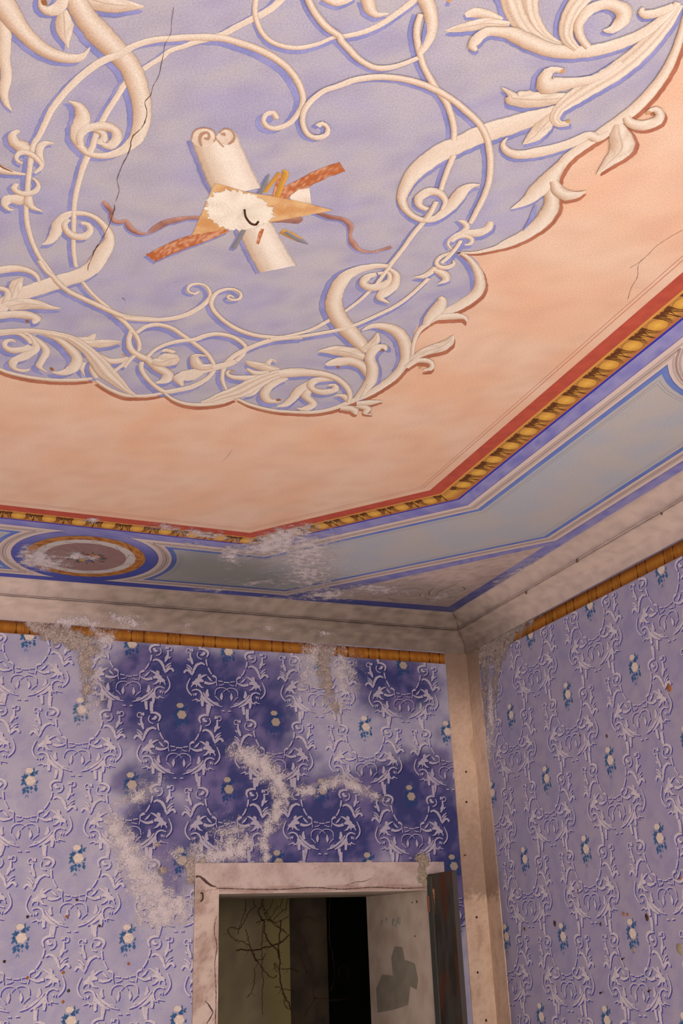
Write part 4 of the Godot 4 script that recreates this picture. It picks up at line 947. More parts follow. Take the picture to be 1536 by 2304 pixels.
func ring(called: String, c: Vector2, r0: float, r1: float, h: float, col: Callable, parent: Node) -> void:
	var mb := MB.new()
	var n := 72
	for k in n + 1:
		var a := TAU * k / n
		for j in 5:
			var r := lerpf(r0, r1, j / 4.0)
			var p := c + Vector2(cos(a), sin(a)) * r
			mb.vert(at(F_CEIL, p.x, p.y, h), col.call(p.x, p.y, j / 4.0, a), F_CEIL[3])
	for k in n:
		for j in 4: mb.quad(k * 5 + j, k * 5 + j + 1, k * 5 + j + 6, k * 5 + j + 5)
	put(mb.mesh(), called, M.paint, parent)

func medallion(c: Vector2) -> void:
	var o := node("round_medallion", Vector3.ZERO, ceil_node)
	ring("gold_ring", c, 0.279, 0.335, 0.0016, func(x, z, u, a): return dirty(P(196, 132, 72).lerp(P(146, 88, 48), clampf(n1.get_noise_2d(a * 700.0, u * 260.0) * 1.6 + 0.3, 0, 1)), x, z, 0.6), o)
	ring("white_ring", c, 0.227, 0.279, 0.0016, func(x, z, u, a): return dirty(P(206, 190, 184), x, z, 0.6), o)
	ring("mauve_field", c, 0.0, 0.227, 0.0016, func(x, z, u, a): return dirty(P(158, 122, 116).lerp(P(146, 108, 104), clampf(n2.get_noise_2d(x * 1500.0, z * 1500.0) + 0.4, 0, 1)), x, z, 0.6), o)
	var vn := MB.new()
	for k in 11:
		var a := TAU * k / 11.0 + 0.2
		var p := []
		for j in 5:
			var t := j / 4.0
			var pp := c + Vector2(cos(a + 0.2 * sin(t * PI) + 0.12 * t), sin(a + 0.2 * sin(t * PI) + 0.12 * t)) * lerpf(0.229, 0.277, t)
			p.append_array([pp.x, pp.y, 0.0035])
		ribbon(vn, F_CEIL, smooth_pts(p, 0.01), "brown", 0.0019)
	put(vn.mesh(), "ring_veins", M.film, o)
	# bouquet: dark leaves under a few blossoms
	var lf := MB.new()
	for k in 46:
		var a := rng.randf() * TAU
		var rr := sqrt(rng.randf())
		var q := c + Vector2(cos(a) * 0.095, sin(a) * 0.075) * rr + Vector2(0.0, -0.005)
		var b := a + rng.randf_range(-0.7, 0.7)
		var d := Vector2(cos(b), sin(b)) * rng.randf_range(0.02, 0.04)
		var first := lf.c.size()
		ribbon(lf, F_CEIL, smooth_pts([q.x, q.y, 0.004, q.x + d.x * 0.5, q.y + d.y * 0.5, 0.014, q.x + d.x, q.y + d.y, 0.001], 0.012), "grey", 0.0020 + 0.00001 * k)
		for j in range(first, lf.c.size()): lf.c[j] = Color(P(58, 58, 52).lerp(P(88, 92, 82), float(k % 5) / 5.0), lf.c[j].a * 0.9)
	put(lf.mesh(), "bouquet_leaves", M.film, o)
	for s in [[-0.055, 0.025, 0.03, 214, 196, 188], [-0.02, 0.012, 0.034, 220, 200, 190], [-0.005, 0.045, 0.022, 150, 82, 74], [0.052, 0.03, 0.03, 206, 150, 132], [0.028, -0.045, 0.022, 92, 92, 132], [-0.012, -0.05, 0.02, 200, 150, 50], [0.03, 0.055, 0.016, 176, 124, 52], [0.005, 0.02, 0.026, 208, 184, 178]]:
		var mb := MB.new()
		for k in 13:
			var a := TAU * k / 12.0
			for j in 4:
				var r: float = s[2] * j / 3.0 * (1.0 + 0.12 * sin(a * 5.0))
				var col := P(s[3], s[4], s[5]).lerp(P(s[3] * 0.72, s[4] * 0.66, s[5] * 0.66), clampf(0.4 * j / 3.0 + 0.35 * sin(a * 3.0 + j * 2.0), 0, 0.7))
				col.a = 1.0 if j < 3 else 0.0
				mb.vert(at(F_CEIL, c.x + s[0] + cos(a) * r, c.y + s[1] + sin(a) * r, 0.0026), col, F_CEIL[3])
		for k in 12:
			for j in 3: mb.quad(k * 4 + j, k * 4 + j + 1, k * 4 + j + 5, k * 4 + j + 4)
		put(mb.mesh(), "blossom", M.film, o)

# ------------------------------------------------------------------ cornice
func build_cornice() -> void:
	# profile: distance from the wall, height; from the ceiling edge down to the gold band
	var pr := [[0.19, CEIL], [0.19, CEIL - 0.014], [0.165, CEIL - 0.022], [0.14, CEIL - 0.04], [0.125, CEIL - 0.07], [0.12, CEIL - 0.092], [0.124, CEIL - 0.097], [0.124, CEIL - 0.106], [0.112, CEIL - 0.112], [0.094, CEIL - 0.122], [0.074, CEIL - 0.134], [0.056, CEIL - 0.146], [0.044, CEIL - 0.158], [0.032, CEIL - 0.175], [0.025, CEIL - 0.2], [0.02, 3.535]]
	for run in 2:
		var mb := MB.new()
		var prev := -1
		var n := 330 if run == 0 else 400
		for k in n + 1:
			var s := 6.6 * float(k) / n if run == 0 else 8.05 * float(k) / n
			var first := mb.v.size()
			for j in pr.size():
				var d: float = pr[j][0]
				if run == 0: d -= 0.0325 * maxf(0.0, s - 0.19) * clampf(d / 0.19, 0, 1)
				var y: float = pr[j][1]
				y += 0.0018 * n2.get_noise_2d(s * 300.0, j * 40.0)
				var al := maxf(s, d)
				var p := Vector3(-al, y, d) if run == 0 else Vector3(-d, y, al)
				var q: Array = pr[maxi(j - 1, 0)]
				var r: Array = pr[mini(j + 1, pr.size() - 1)]
				var t := Vector2(r[0] - q[0], r[1] - q[1]).normalized()
				var nn := Vector2(-t.y, t.x)
				if nn.y > 0.0: nn = -nn
				var nor := Vector3(0, nn.y, nn.x) if run == 0 else Vector3(-nn.x, nn.y, 0)
				mb.vert(p, cornice_col(p, run, j), nor)
			if prev >= 0:
				for j in pr.size() - 1: mb.quad(prev + j, prev + j + 1, first + j + 1, first + j)
			prev = first
		var o := put(mb.mesh(true), "trim_cornice" if run == 0 else "trim_cornice_right", M.wall, self)
		tag(o, "stained plaster cornice above the damp stained doorway wall" if run == 0 else "pinkish plaster cornice above the right stencilled wall", "cornice", "", "structure")

var GR_BACK := [-1.5, 3.65, 0.9, 0.0, 0.0, 4.0, 0.8, -0.5, 3.65, 1.3, 0.0, 0.0, 4.0, 0.9, -0.05, 3.6, 3.2, 0.0, 0.0, 3.0, 0.9, -2.2, 3.7, 1.6, 0.0, 0.0, 8.0, 0.5]
var GR_RIGHT := [0.0, 3.6, 2.6, 0.0, 0.0, 3.0, 0.9, 0.4, 3.6, 3.0, 0.0, 0.0, 5.0, 0.6]
func cornice_col(p: Vector3, run: int, j: int) -> Color:
	var s := p.x if run == 0 else p.z
	var g := blob_sum(GR_BACK if run == 0 else GR_RIGHT, s, p.y, 0.05)
	var a := n2.get_noise_2d(s * 700.0, p.y * 2600.0)
	var c := P(206, 178, 164).lerp(P(190, 164, 152), clampf(a * 1.6 + 0.4, 0, 1))
	var dk := P(134, 114, 102).lerp(P(118, 100, 89), clampf(a * 1.2 + 0.4, 0, 1))
	return c.lerp(dk, clampf(g + a * 0.15 * g, 0, 1))

# ------------------------------------------------------------------ walls
var DARKB := [-2.330,3.137,4.61,0.19,0.18,-3.33,0.85,-2.113,3.204,3.26,0.09,0.23,-3.99,0.85,-1.829,3.163,3.17,0.04,0.19,-3.55,0.9,-1.477,3.269,4.17,-0.04,0.29,-4.93,0.75,-1.479,3.012,4.23,-0.04,0.35,-7.90,0.8,-0.531,3.278,3.02,-0.19,0.25,-4.39,0.85,-0.787,3.400,5.13,-0.25,0.52,-8.21,0.6,-1.936,2.775,3.01,0.06,0.13,-4.16,0.9,-1.597,2.651,3.18,-0.01,0.08,-3.39,0.9,-1.334,2.794,4.82,-0.08,0.23,-7.23,0.6,-1.132,2.525,4.19,-0.12,0.10,-6.15,0.85,-0.827,2.557,2.94,-0.14,0.09,-5.17,0.8,-0.483,2.535,2.84,-0.20,0.05,-2.97,0.85,-1.019,2.338,1.97,-0.07,0.03,-5.36,0.85,-2.221,2.382,6.38,0.23,0.05,-5.71,0.75,-1.982,2.358,3.73,0.08,0.04,-6.59,0.6,-1.654,2.360,3.59,0.01,0.04,-5.54,0.75,-0.343,2.259,3.47,-0.27,0.00,-4.06,0.9,-1.372,2.232,1.75,-0.03,-0.00,-7.75,0.8,-2.069,2.110,7.65,0.21,-0.05,-6.83,0.65,-0.303,2.768,6.05,-0.48,0.24,-8.60,0.5,-0.210,1.934,10.43,-0.92,-0.07,-4.18,0.8,-0.217,3.007,7.41,-0.61,0.45,-11.12,0.3,-2.335,2.608,7.64,0.33,0.21,-9.77,0.55]
var DARKR := [0.186,3.342,11.60,-2.06,-1.12,-4.64,0.55,1.054,2.038,1.42,-0.31,-0.55,-7.02,0]
func wall_back_col(x: float, y: float) -> Color:
	var a := n2.get_noise_2d(x * 260.0, y * 260.0)
	var b := n2.get_noise_2d(x * 900.0 + 50.0, y * 900.0)
	var c := P(168, 156, 176).lerp(P(180, 168, 182), clampf(a * 1.5 + 0.5, 0, 1))
	c = c.lerp(P(150, 142, 178), clampf(b * 1.2, 0, 0.4))
	var d := blob_sum(DARKB, x, y, 0.05)
	var dk := P(64, 64, 110).lerp(P(114, 100, 140), clampf(a * 1.6 + b * 1.0 + 0.3, 0, 1))
	return c.lerp(dk, clampf(smoothstep(0.05, 0.82, d + b * 0.2), 0, 1))

func wall_right_col(z: float, y: float) -> Color:
	var a := n2.get_noise_2d(z * 260.0 + 500.0, y * 260.0)
	var b := n2.get_noise_2d(z * 900.0 + 50.0, y * 900.0)
	var c := P(160, 147, 172).lerp(P(168, 153, 170), clampf(a * 1.5 + 0.5, 0, 1))
	c = c.lerp(P(140, 130, 162), clampf(b * 1.3, 0, 0.45))
	return c.lerp(P(92, 92, 136), blob_sum(DARKR, z, y, 0.03) * 0.9)

func build_walls() -> void:
	var mb := MB.new()
	for r in [[-6.6, -3.3, 0.0, 3.66, 0.11], [-3.3, -1.93, 0.0, 3.66, 0.016], [-1.93, -0.3, 2.15, 3.66, 0.016], [-0.3, 0.0, 0.0, 3.66, 0.016]]:
		grid(mb, F_BACK, r[0], r[1], r[2], r[3], r[4], wall_back_col)
	put(mb.mesh(), "painted_plaster", M.wall, wall_b)
	mb = MB.new()
	grid(mb, F_RIGHT, 0.0, 2.6, 0.0, 3.66, 0.018, wall_right_col)
	for r in [[2.6, 4.5, 0.0, 3.66], [5.7, 8.05, 0.0, 3.66], [4.5, 5.7, 0.0, 0.6], [4.5, 5.7, 2.7, 3.66]]:
		grid(mb, F_RIGHT, r[0], r[1], r[2], r[3], 0.12, wall_right_col)
	put(mb.mesh(), "painted_plaster", M.wall, wall_r)
	# stencil
	var st := stencil_meshes()
	var fl := flower_meshes()
	var L: Array = [-2.967,3.448,-2.350,3.443,-1.733,3.438,-1.116,3.432,-0.499,3.427,-3.242,3.030,-2.633,3.022,-2.028,3.020,-1.420,3.001,-0.797,2.996,-0.196,2.989,-2.895,2.604,-2.316,2.593,-1.725,2.579,-1.113,2.585,-0.498,2.557,-3.192,2.196,-2.602,2.183,-2.005,2.168,-1.411,2.153,-0.817,2.139,-0.223,2.125,-3.468,1.791,-2.879,1.774,-2.301,1.757,-1.710,1.740,-1.124,1.722,-0.538,1.705,-3.164,1.372,-2.590,1.354,-2.002,1.329,-1.429,1.311,-0.851,1.291,-0.273,1.271,-3.443,0.975,-2.873,0.952,-2.302,0.928,-1.732,0.905,-1.161,0.882,-0.591,0.859,-0.020,0.836,-3.157,0.557,-2.595,0.531,-2.032,0.505,-1.469,0.479,-0.906,0.452,-0.344,0.426]
	for k in L.size() / 2: stencil(wall_b, F_BACK, L[2 * k], L[2 * k + 1], st, fl)
	L = [0.185,3.452,0.833,3.448,1.480,3.445,2.128,3.442,2.775,3.438,0.510,3.006,1.156,2.995,1.798,2.998,2.446,2.993,0.190,2.564,0.837,2.558,1.478,2.559,2.120,2.552,2.763,2.549,0.505,2.125,1.153,2.125,1.799,2.117,2.437,2.112,0.204,1.695,0.830,1.680,1.473,1.678,2.113,1.679,2.752,1.675,0.516,1.258,1.157,1.261,1.792,1.250,2.429,1.246,0.204,0.836,0.839,0.831,1.473,0.826,2.108,0.821,2.743,0.816,0.525,0.411,1.157,0.406,1.790,0.400,2.423,0.395]
	for k in L.size() / 2: stencil(wall_r, F_RIGHT, L[2 * k], L[2 * k + 1], st, fl)
	crust("salt_bloom", [Vector3(0, 0, 0.034), Vector3(1, 0, 0), Vector3(0, 1, 0), Vector3(0, 0, 1)], [-2.383,3.577,9.05,-1.14,-2.20,-21.69,0.8,-2.626,3.552,12.45,0.70,2.04,-25.36,0.8,-2.759,3.547,12.64,0.81,1.80,-22.36,0.8,-1.486,3.607,23.47,-0.20,3.26,-41.66,0.7,-2.480,3.606,21.36,-15.11,-21.30,-27.96,0.6,-1.065,3.616,7.86,-0.25,2.51,-32.63,0.7,-2.018,3.586,17.41,0.38,4.54,-57.15,0.5], 0.005, 0.0, 0.003, white_crust, wall_b, 0.8, 0.25, 0.85)
	# gold bead band under the cornice
	gold_band(wall_b, F_BACK, -6.6, -0.176, -2.358)
	gold_band(wall_r, F_RIGHT, 0.17, 8.05, 1.02)
	# the cream strips of the corner
	corner_strip(wall_b, F_BACK, -0.172, 0.0, true)
	corner_strip(wall_r, F_RIGHT, 0.0, 0.168, false)
	# salt, bare mortar
	crust("bare_mortar", F_BACK, [-2.935,3.523,7.24,-2.53,-6.23,-15.41,1,-2.801,3.470,7.35,-1.98,-4.03,-13.37,1,-2.654,3.433,8.05,-2.27,-4.00,-13.28,1,-2.628,3.311,17.17,0.99,0.59,-9.10,1,-2.611,3.162,27.18,1.56,0.52,-9.26,0.8,-1.037,3.581,5.23,-0.65,-0.20,-20.24,0.9,-1.080,3.442,15.83,-0.49,0.61,-9.21,0.95,-1.063,3.293,17.54,1.06,1.08,-7.65,0.95,-1.015,3.134,30.45,7.76,3.30,-11.12,0.8,-2.151,2.257,31.88,1.03,0.04,-44.90,0.9,-2.118,2.115,27.47,0.84,-0.26,-34.22,1,-1.950,2.104,18.86,0.38,-0.06,-7.40,0.9,-1.884,2.145,26.67,0.43,-0.10,-18.34,0.8], 0.005, 0.004, 0.004, grey_crust, wall_b, 0.5, 0.12)
	crust("salt_bloom", F_BACK, [-1.597,2.772,6.40,-3.12,-6.22,-15.14,1,-1.482,2.694,5.72,-7.11,-9.93,-9.03,1,-1.390,2.588,16.85,2.99,1.86,-10.19,1,-1.421,2.441,24.51,-5.00,-1.40,-9.31,1,-1.485,2.336,28.41,-8.55,-1.78,-7.43,0.9,-1.492,2.194,39.52,-0.32,-0.03,-11.20,0.9,-1.220,2.578,9.32,0.67,2.79,-28.31,1,-1.045,2.630,7.92,2.07,7.74,-29.47,1,-0.887,2.606,7.12,-4.82,-12.01,-23.50,0.9,-0.750,2.559,7.61,-6.30,-19.88,-31.73,0.7,-2.284,2.532,6.54,4.20,8.94,-15.14,0.8,-2.378,2.306,13.63,7.25,2.78,-6.02,1,-2.290,2.160,9.63,5.78,3.03,-5.95,1,-2.195,2.014,8.12,5.26,3.81,-7.10,1,-2.126,1.882,6.17,2.61,3.48,-10.93,0.9,-2.024,1.916,9.63,0.24,-0.20,-10.47,0.7,-1.709,2.309,7.87,0.04,0.04,-10.87,0.65,-1.790,2.195,6.05,1.22,3.14,-19.60,0.95,-1.925,2.183,18.71,0.35,-0.04,-11.18,0.9,-1.104,3.470,8.80,-0.26,0.57,-8.28,0.85,-1.202,3.314,10.77,-0.26,0.34,-5.64,0.6,-0.950,3.360,8.72,-0.34,0.41,-6.65,0.75,-1.022,3.119,8.90,-0.31,0.42,-8.57,0.6,-1.640,2.232,10.42,6.57,11.27,-21.29,0.9,-2.534,3.456,12.34,0.64,0.65,-8.90,0.8,-2.561,3.205,14.51,0.79,0.36,-6.13,0.55,-2.590,3.016,12.77,0.72,0.44,-9.42,0.45,-2.749,3.468,6.09,-1.67,-4.01,-13.32,0.5,-2.058,2.196,15.83,0.42,-0.06,-20.25,0.6], 0.005, 0.003, 0.0022, white_crust, wall_b, 0.9, 0.34, 0.86)
	crust("bare_mortar", F_RIGHT, [0.621,3.592,3.29,3.12,1.43,-9.83,1,0.345,3.517,5.20,-0.95,-2.19,-8.10,0.95,0.974,3.599,3.91,3.04,1.57,-16.73,0.95,0.212,3.213,16.51,-2.96,-0.83,-3.67,0.7,0.863,3.565,3.78,3.64,3.62,-19.88,1,1.080,3.615,8.56,7.38,4.39,-29.22,0.9,0.610,3.535,6.21,7.77,4.71,-14.99,0.8,0.464,3.424,9.46,-10.26,-2.81,-6.01,0.8,0.155,3.663,3.94,-0.69,-2.21,-7.82,0.7,0.354,3.241,20.38,-7.55,-1.54,-5.51,0.8,0.194,3.526,8.03,-1.42,-1.70,-6.37,0.6], 0.006, 0.004, 0.004, grey_crust, wall_r, 0.5, 0.2)
	crust("salt_bloom", F_RIGHT, [0.529,3.558,2.69,2.99,2.59,-11.62,0.9,0.237,3.422,11.67,-2.09,-1.64,-6.48,0.6,0.271,3.110,14.06,-2.56,-1.03,-4.80,0.9,0.196,2.860,14.08,-2.55,-1.02,-5.71,0.7,0.910,3.669,3.60,2.72,1.18,-16.61,0.5], 0.006, 0.003, 0.004, white_crust, wall_r, 0.9, 0.25)

func grid(mb: MB, f: Array, x0: float, x1: float, y0: float, y1: float, cell: float, col: Callable) -> void:
	var nx := maxi(1, int(ceilf((x1 - x0) / cell)))
	var ny := maxi(1, int(ceilf((y1 - y0) / cell)))
	var k := mb.v.size()
	for j in ny + 1:
		for i in nx + 1:
			var x := lerpf(x0, x1, float(i) / nx)
			var y := lerpf(y0, y1, float(j) / ny)
			mb.vert(at(f, x, y, 0.0), col.call(x, y), f[3])
	for j in ny:
		for i in nx:
			var a := k + j * (nx + 1) + i
			mb.quad(a, a + nx + 1, a + nx + 2, a + 1)

# stencil strokes, left half, in the sheet's own units (1542 across, axis at 770, rose at 800,200)
const ST := [
	[320, 0, 60, 315, 80, 60, 320, 170, 46], [300, 190, 26, 380, 190, 36, 440, 220, 42, 455, 270, 36, 430, 330, 16], [290, 240, 16, 272, 300, 18, 300, 350, 18, 355, 370, 14],
	[395, 240, 44, 370, 285, 50, 325, 295, 16], [165, 240, 25, 150, 200, 20, 110, 205, 14, 95, 245, 14, 120, 275, 14, 160, 265, 12], [185, 195, 36, 195, 245, 30],
	[165, 260, 26, 160, 340, 32, 180, 400, 56, 205, 470, 20], [108, 372, 6, 150, 400, 44], [425, 365, 26, 430, 430, 28, 446, 485, 12], [460, 510, 18, 480, 560, 26, 520, 625, 18],
	[225, 570, 36, 260, 490, 48, 310, 450, 38, 360, 440, 34, 402, 465, 22], [100, 480, 14, 150, 510, 24, 195, 565, 20], [100, 520, 12, 140, 550, 24, 185, 605, 18],
	[62, 630, 36, 95, 580, 40, 140, 590, 34, 185, 640, 34], [232, 510, 24, 215, 600, 40, 188, 660, 26], [530, 650, 36, 570, 660, 40, 600, 690, 18, 596, 740, 14, 612, 820, 12],
	[630, 730, 16, 705, 742, 16], [722, 752, 16, 770, 756, 18], [640, 808, 12, 690, 800, 14, 730, 780, 8], [165, 720, 16, 130, 800, 22, 115, 870, 24, 140, 950, 24, 200, 1012, 18],
	[250, 745, 26, 320, 700, 40, 400, 650, 28, 445, 640, 8], [195, 800, 16, 270, 765, 56, 350, 742, 60, 385, 765, 24], [400, 770, 44, 470, 790, 40, 540, 780, 30, 592, 750, 10],
	[342, 640, 26, 312, 660, 46, 300, 710, 16], [240, 790, 36, 300, 805, 46, 340, 850, 28, 392, 872, 8], [186, 870, 12, 215, 815, 26, 268, 815, 26, 272, 862, 12], [450, 660, 12, 490, 712, 30, 532, 748, 10],
	[200, 930, 16, 270, 905, 24, 330, 930, 28, 362, 990, 26, 350, 1060, 24, 318, 1105, 8], [222, 975, 12, 232, 1022, 14], [240, 990, 18, 270, 980, 34, 255, 1010, 16],
	[455, 890, 20, 448, 960, 60, 472, 1015, 34], [380, 950, 18, 430, 1020, 30, 500, 1080, 38, 600, 1150, 26, 702, 1182, 10], [355, 1000, 46, 400, 1060, 60, 480, 1130, 40, 565, 1178, 16], [370, 1070, 46, 372, 1150, 50, 378, 1190, 34],
	[335, 1110, 16, 280, 1080, 22, 232, 1090, 12, 198, 1102, 5], [262, 1060, 14, 300, 1090, 20, 280, 1120, 8], [560, 1110, 8, 612, 1120, 22, 645, 1152, 6], [578, 980, 10, 588, 900, 15, 640, 856, 15, 720, 850, 12, 785, 882, 10, 822, 925, 7],
	[575, 1000, 12, 612, 1032, 14, 660, 1082, 8], [695, 935, 8, 684, 1010, 52, 690, 1065, 10], [490, 1165, 50, 482, 1240, 50, 470, 1305, 34], [690, 1255, 12, 722, 1248, 24, 742, 1262, 6], [365, 1195, 8, 350, 1130, 10]]

func stencil_meshes() -> Array:
	var lo := MB.new()
	var hi := MB.new()
	var f := [Vector3.ZERO, Vector3(1, 0, 0), Vector3(0, 1, 0), Vector3(0, 0, 1)]
	for mirror in [1.0, -1.0]:
		for s in ST:
			var p := []
			for k in s.size() / 3:
				p.append_array([(mirror * (s[3 * k] - 770.0) - 30.0) / 1542.0 * 0.6, -(s[3 * k + 1] - 200.0) / 1651.0 * 0.6, s[3 * k + 2] / 1600.0 * 0.6])
			var q := smooth_pts(p, 0.014)
			for e in q: e[2] *= 1.06
			ribbon(hi, f, q, "chalk", 0.0010, Vector2.ZERO, 0.12, 1.06)
			for e in q: e[2] = e[2] * 0.8 + 0.003
			ribbon(lo, f, q, "ink", 0.0006, Vector2(0.0062, -0.0052), 0.2, 1.08)
	for k in lo.c.size(): lo.c[k] = Color(P(80, 74, 158), lo.c[k].a * (0.8 + 0.3 * n1.get_noise_2d(lo.v[k].x * 2500.0, lo.v[k].y * 2500.0)))
	for k in hi.c.size():
		var nz := n1.get_noise_2d(hi.v[k].x * 3000.0, hi.v[k].y * 3000.0)
		hi.c[k] = Color(P(228, 210, 212).lerp(P(204, 186, 196), clampf(nz + 0.3, 0, 1)), hi.c[k].a * 0.84)
	return [lo.mesh(), hi.mesh()]

func flower_meshes() -> Array:
	var f := [Vector3.ZERO, Vector3(1, 0, 0), Vector3(0, 1, 0), Vector3(0, 0, 1)]
	var out := []
	var k0 := 0.6 / 1570.0
	for s in [[800, 200, 82, 76], [770, 52, 66, 46]]:
		var mb := MB.new()
		for k in 25:
			var a := TAU * k / 24.0
			for j in 6:
				var t := j / 5.0
				var r: float = t * (1.0 + 0.07 * sin(a * 6.0 + 1.0))
				var c := P(222, 200, 186).lerp(P(190, 156, 138), clampf(0.55 * sin(a * 3.0 + t * 7.0) + 0.35 * sin(t * 14.0), 0, 0.6))
				c.a = 1.0 if j < 5 else 0.0
				mb.vert(at(f, (s[0] - 800 + cos(a) * r * s[2]) * k0, -(s[1] - 200 + sin(a) * r * s[3]) * k0, 0.0016), c, f[3])
		for k in 24:
			for j in 5: mb.quad(k * 6 + j, k * 6 + j + 1, k * 6 + j + 7, k * 6 + j + 6)
		out.append(mb.mesh())
	var lf := MB.new()
	for s in [[740, 190, 700, 90, 40], [730, 150, 660, 145, 36], [735, 200, 655, 195, 34], [720, 215, 665, 275, 44], [735, 220, 740, 285, 40], [745, 150, 745, 105, 50], [790, 120, 850, 60, 60], [830, 110, 840, 0, 40], [850, 90, 910, 45, 36], [850, 90, 905, 100, 26], [800, 110, 860, 125, 50], [880, 235, 912, 190, 26], [880, 240, 915, 225, 20], [770, 280, 760, 330, 54], [745, 300, 685, 350, 48], [740, 330, 700, 400, 50], [760, 335, 790, 385, 40], [820, 280, 815, 340, 56], [860, 270, 905, 265, 34], [880, 280, 895, 360, 52], [820, 355, 830, 385, 18], [765, 405, 742, 460, 12], [770, 405, 792, 462, 12], [700, 160, 690, 240, 40], [760, 130, 700, 150, 44]]:
		var ax: float = (s[0] - 800) * k0
		var ay: float = -(s[1] - 200) * k0
		var bx: float = (s[2] - 800) * k0
		var by: float = -(s[3] - 200) * k0
		var w: float = s[4] * k0
		ribbon(lf, f, smooth_pts([ax, ay, w * 0.3, lerpf(ax, bx, 0.45), lerpf(ay, by, 0.45), w, bx, by, w * 0.06], 0.01), "ink", 0.0012, Vector2.ZERO, 0.25)
	for k in lf.c.size():
		var nz := n1.get_noise_2d(lf.v[k].x * 5000.0, lf.v[k].y * 5000.0)
		lf.c[k] = Color(P(58, 92, 140).lerp(P(74, 108, 142), clampf(nz * 1.5 + 0.4, 0, 1)), lf.c[k].a * 0.95)
	out.append(lf.mesh())
	return out

func stencil(parent: Node3D, f: Array, x: float, y: float, st: Array, fl: Array) -> void:
	var b := Basis(f[1], f[2], f[3])
	var o := node("stencil_scrolls", at(f, x, y, 0.0), parent)
	o.basis = b
	for k in 2:
		var m: Mesh = st[k]
		if parent == wall_b: m = soaked(m, x, y, [P(52, 46, 98), P(186, 170, 186)][k], (y < 2.6 and x > -2.3) or x > -0.5)
		if m: put(m, ["stencil_shade", "stencil_chalk"][k], M.film, o)
	if parent == wall_b and x > -1.93 and x < -0.3 and y < 2.08: return
	var g := node("flower_spray", at(f, x, y, 0.0), parent)
	g.basis = b
	for k in [2, 0, 1]:
		var m: Mesh = fl[k]
		if parent == wall_b: m = soaked(m, x, y, [P(156, 136, 122), P(156, 136, 122), P(48, 66, 116)][k], false)
		put(m, ["rose", "rosebud", "leaves"][k], M.film, g)

func soaked(m: ArrayMesh, x: float, y: float, wet: Color, cut: bool) -> ArrayMesh:
	# a copy of a painted motif with the paint dulled where the damp stain has soaked it,
	# and without what would fall into the doorway or behind the corner strip
	var arr := m.surface_get_arrays(0)
	var v: PackedVector3Array = arr[Mesh.ARRAY_VERTEX]
	var c: PackedColorArray = arr[Mesh.ARRAY_COLOR]
	for k in v.size():
		var d := smoothstep(0.15, 0.8, blob_sum(DARKB, x + v[k].x, y + v[k].y))
		if d > 0.01: c[k] = Color(c[k].lerp(wet, d * 0.85), c[k].a)
	arr[Mesh.ARRAY_COLOR] = c
	if cut:
		var ix: PackedInt32Array = arr[Mesh.ARRAY_INDEX]
		var out := PackedInt32Array()
		for t in range(0, ix.size(), 3):
			var mid := (v[ix[t]] + v[ix[t + 1]] + v[ix[t + 2]]) / 3.0
			var px := x + mid.x
			var py := y + mid.y
			if px > -0.17 or (px > -1.93 and px < -0.3 and py < 2.153): continue
			out.append(ix[t]); out.append(ix[t + 1]); out.append(ix[t + 2])
		if out.is_empty(): return null
		arr[Mesh.ARRAY_INDEX] = out
	var r := ArrayMesh.new()
	r.add_surface_from_arrays(Mesh.PRIMITIVE_TRIANGLES, arr)
	return r

func gold_band(parent: Node3D, f: Array, x0: float, x1: float, phase: float) -> void:
	var col := func(x, y, u):
		var c := P(134, 76, 32).lerp(P(182, 118, 44), clampf(1.0 - absf(u - 0.45) * 2.3, 0, 1))
		c = c.lerp(P(108, 58, 26), smoothstep(0.72, 1.0, u) * 0.7)
		return c.lerp(P(132, 74, 28), clampf(n2.get_noise_2d(x * 2500.0, y * 300.0) * 1.5 + 0.1, 0, 0.6))
	strip("gold_bead_band", f, [Vector2(x0, 3.535), Vector2(x1, 3.532)], [Vector2(x0, 3.456), Vector2(x1, 3.456)], 0.0028, func(x, y, u): return col.call(x, y, 1.0 - u), parent, M.paint, 8, 0.02)
	var mb := MB.new()
	var t := phase + ceilf((maxf(x0, -3.4) - phase) / 0.229) * 0.229
	while t < minf(x1, 3.0):
		for s in [[0.0, 0.02], [0.078, 0.02], [0.03, 0.004], [0.048, 0.004]]:
			var w: float = s[1]
			if t + s[0] > x1 - 0.015 or t + s[0] < x0 + 0.015: continue
			for up in [1.0, -1.0]:
				if w < 0.01 and up < 0.0: continue
				ribbon(mb, f, smooth_pts([t + s[0], 3.495 + up * 0.036, w, t + s[0], 3.495 + up * 0.018, w * 0.35, t + s[0], 3.495 - (0.03 if w < 0.01 else 0.0), 0.0025], 0.01), "ink", 0.0032, Vector2.ZERO, 0.2)
		t += 0.229
	for k in mb.c.size(): mb.c[k] = Color(P(84, 48, 28), mb.c[k].a * 0.62)
	put(mb.mesh(), "bead_marks", M.film, parent)

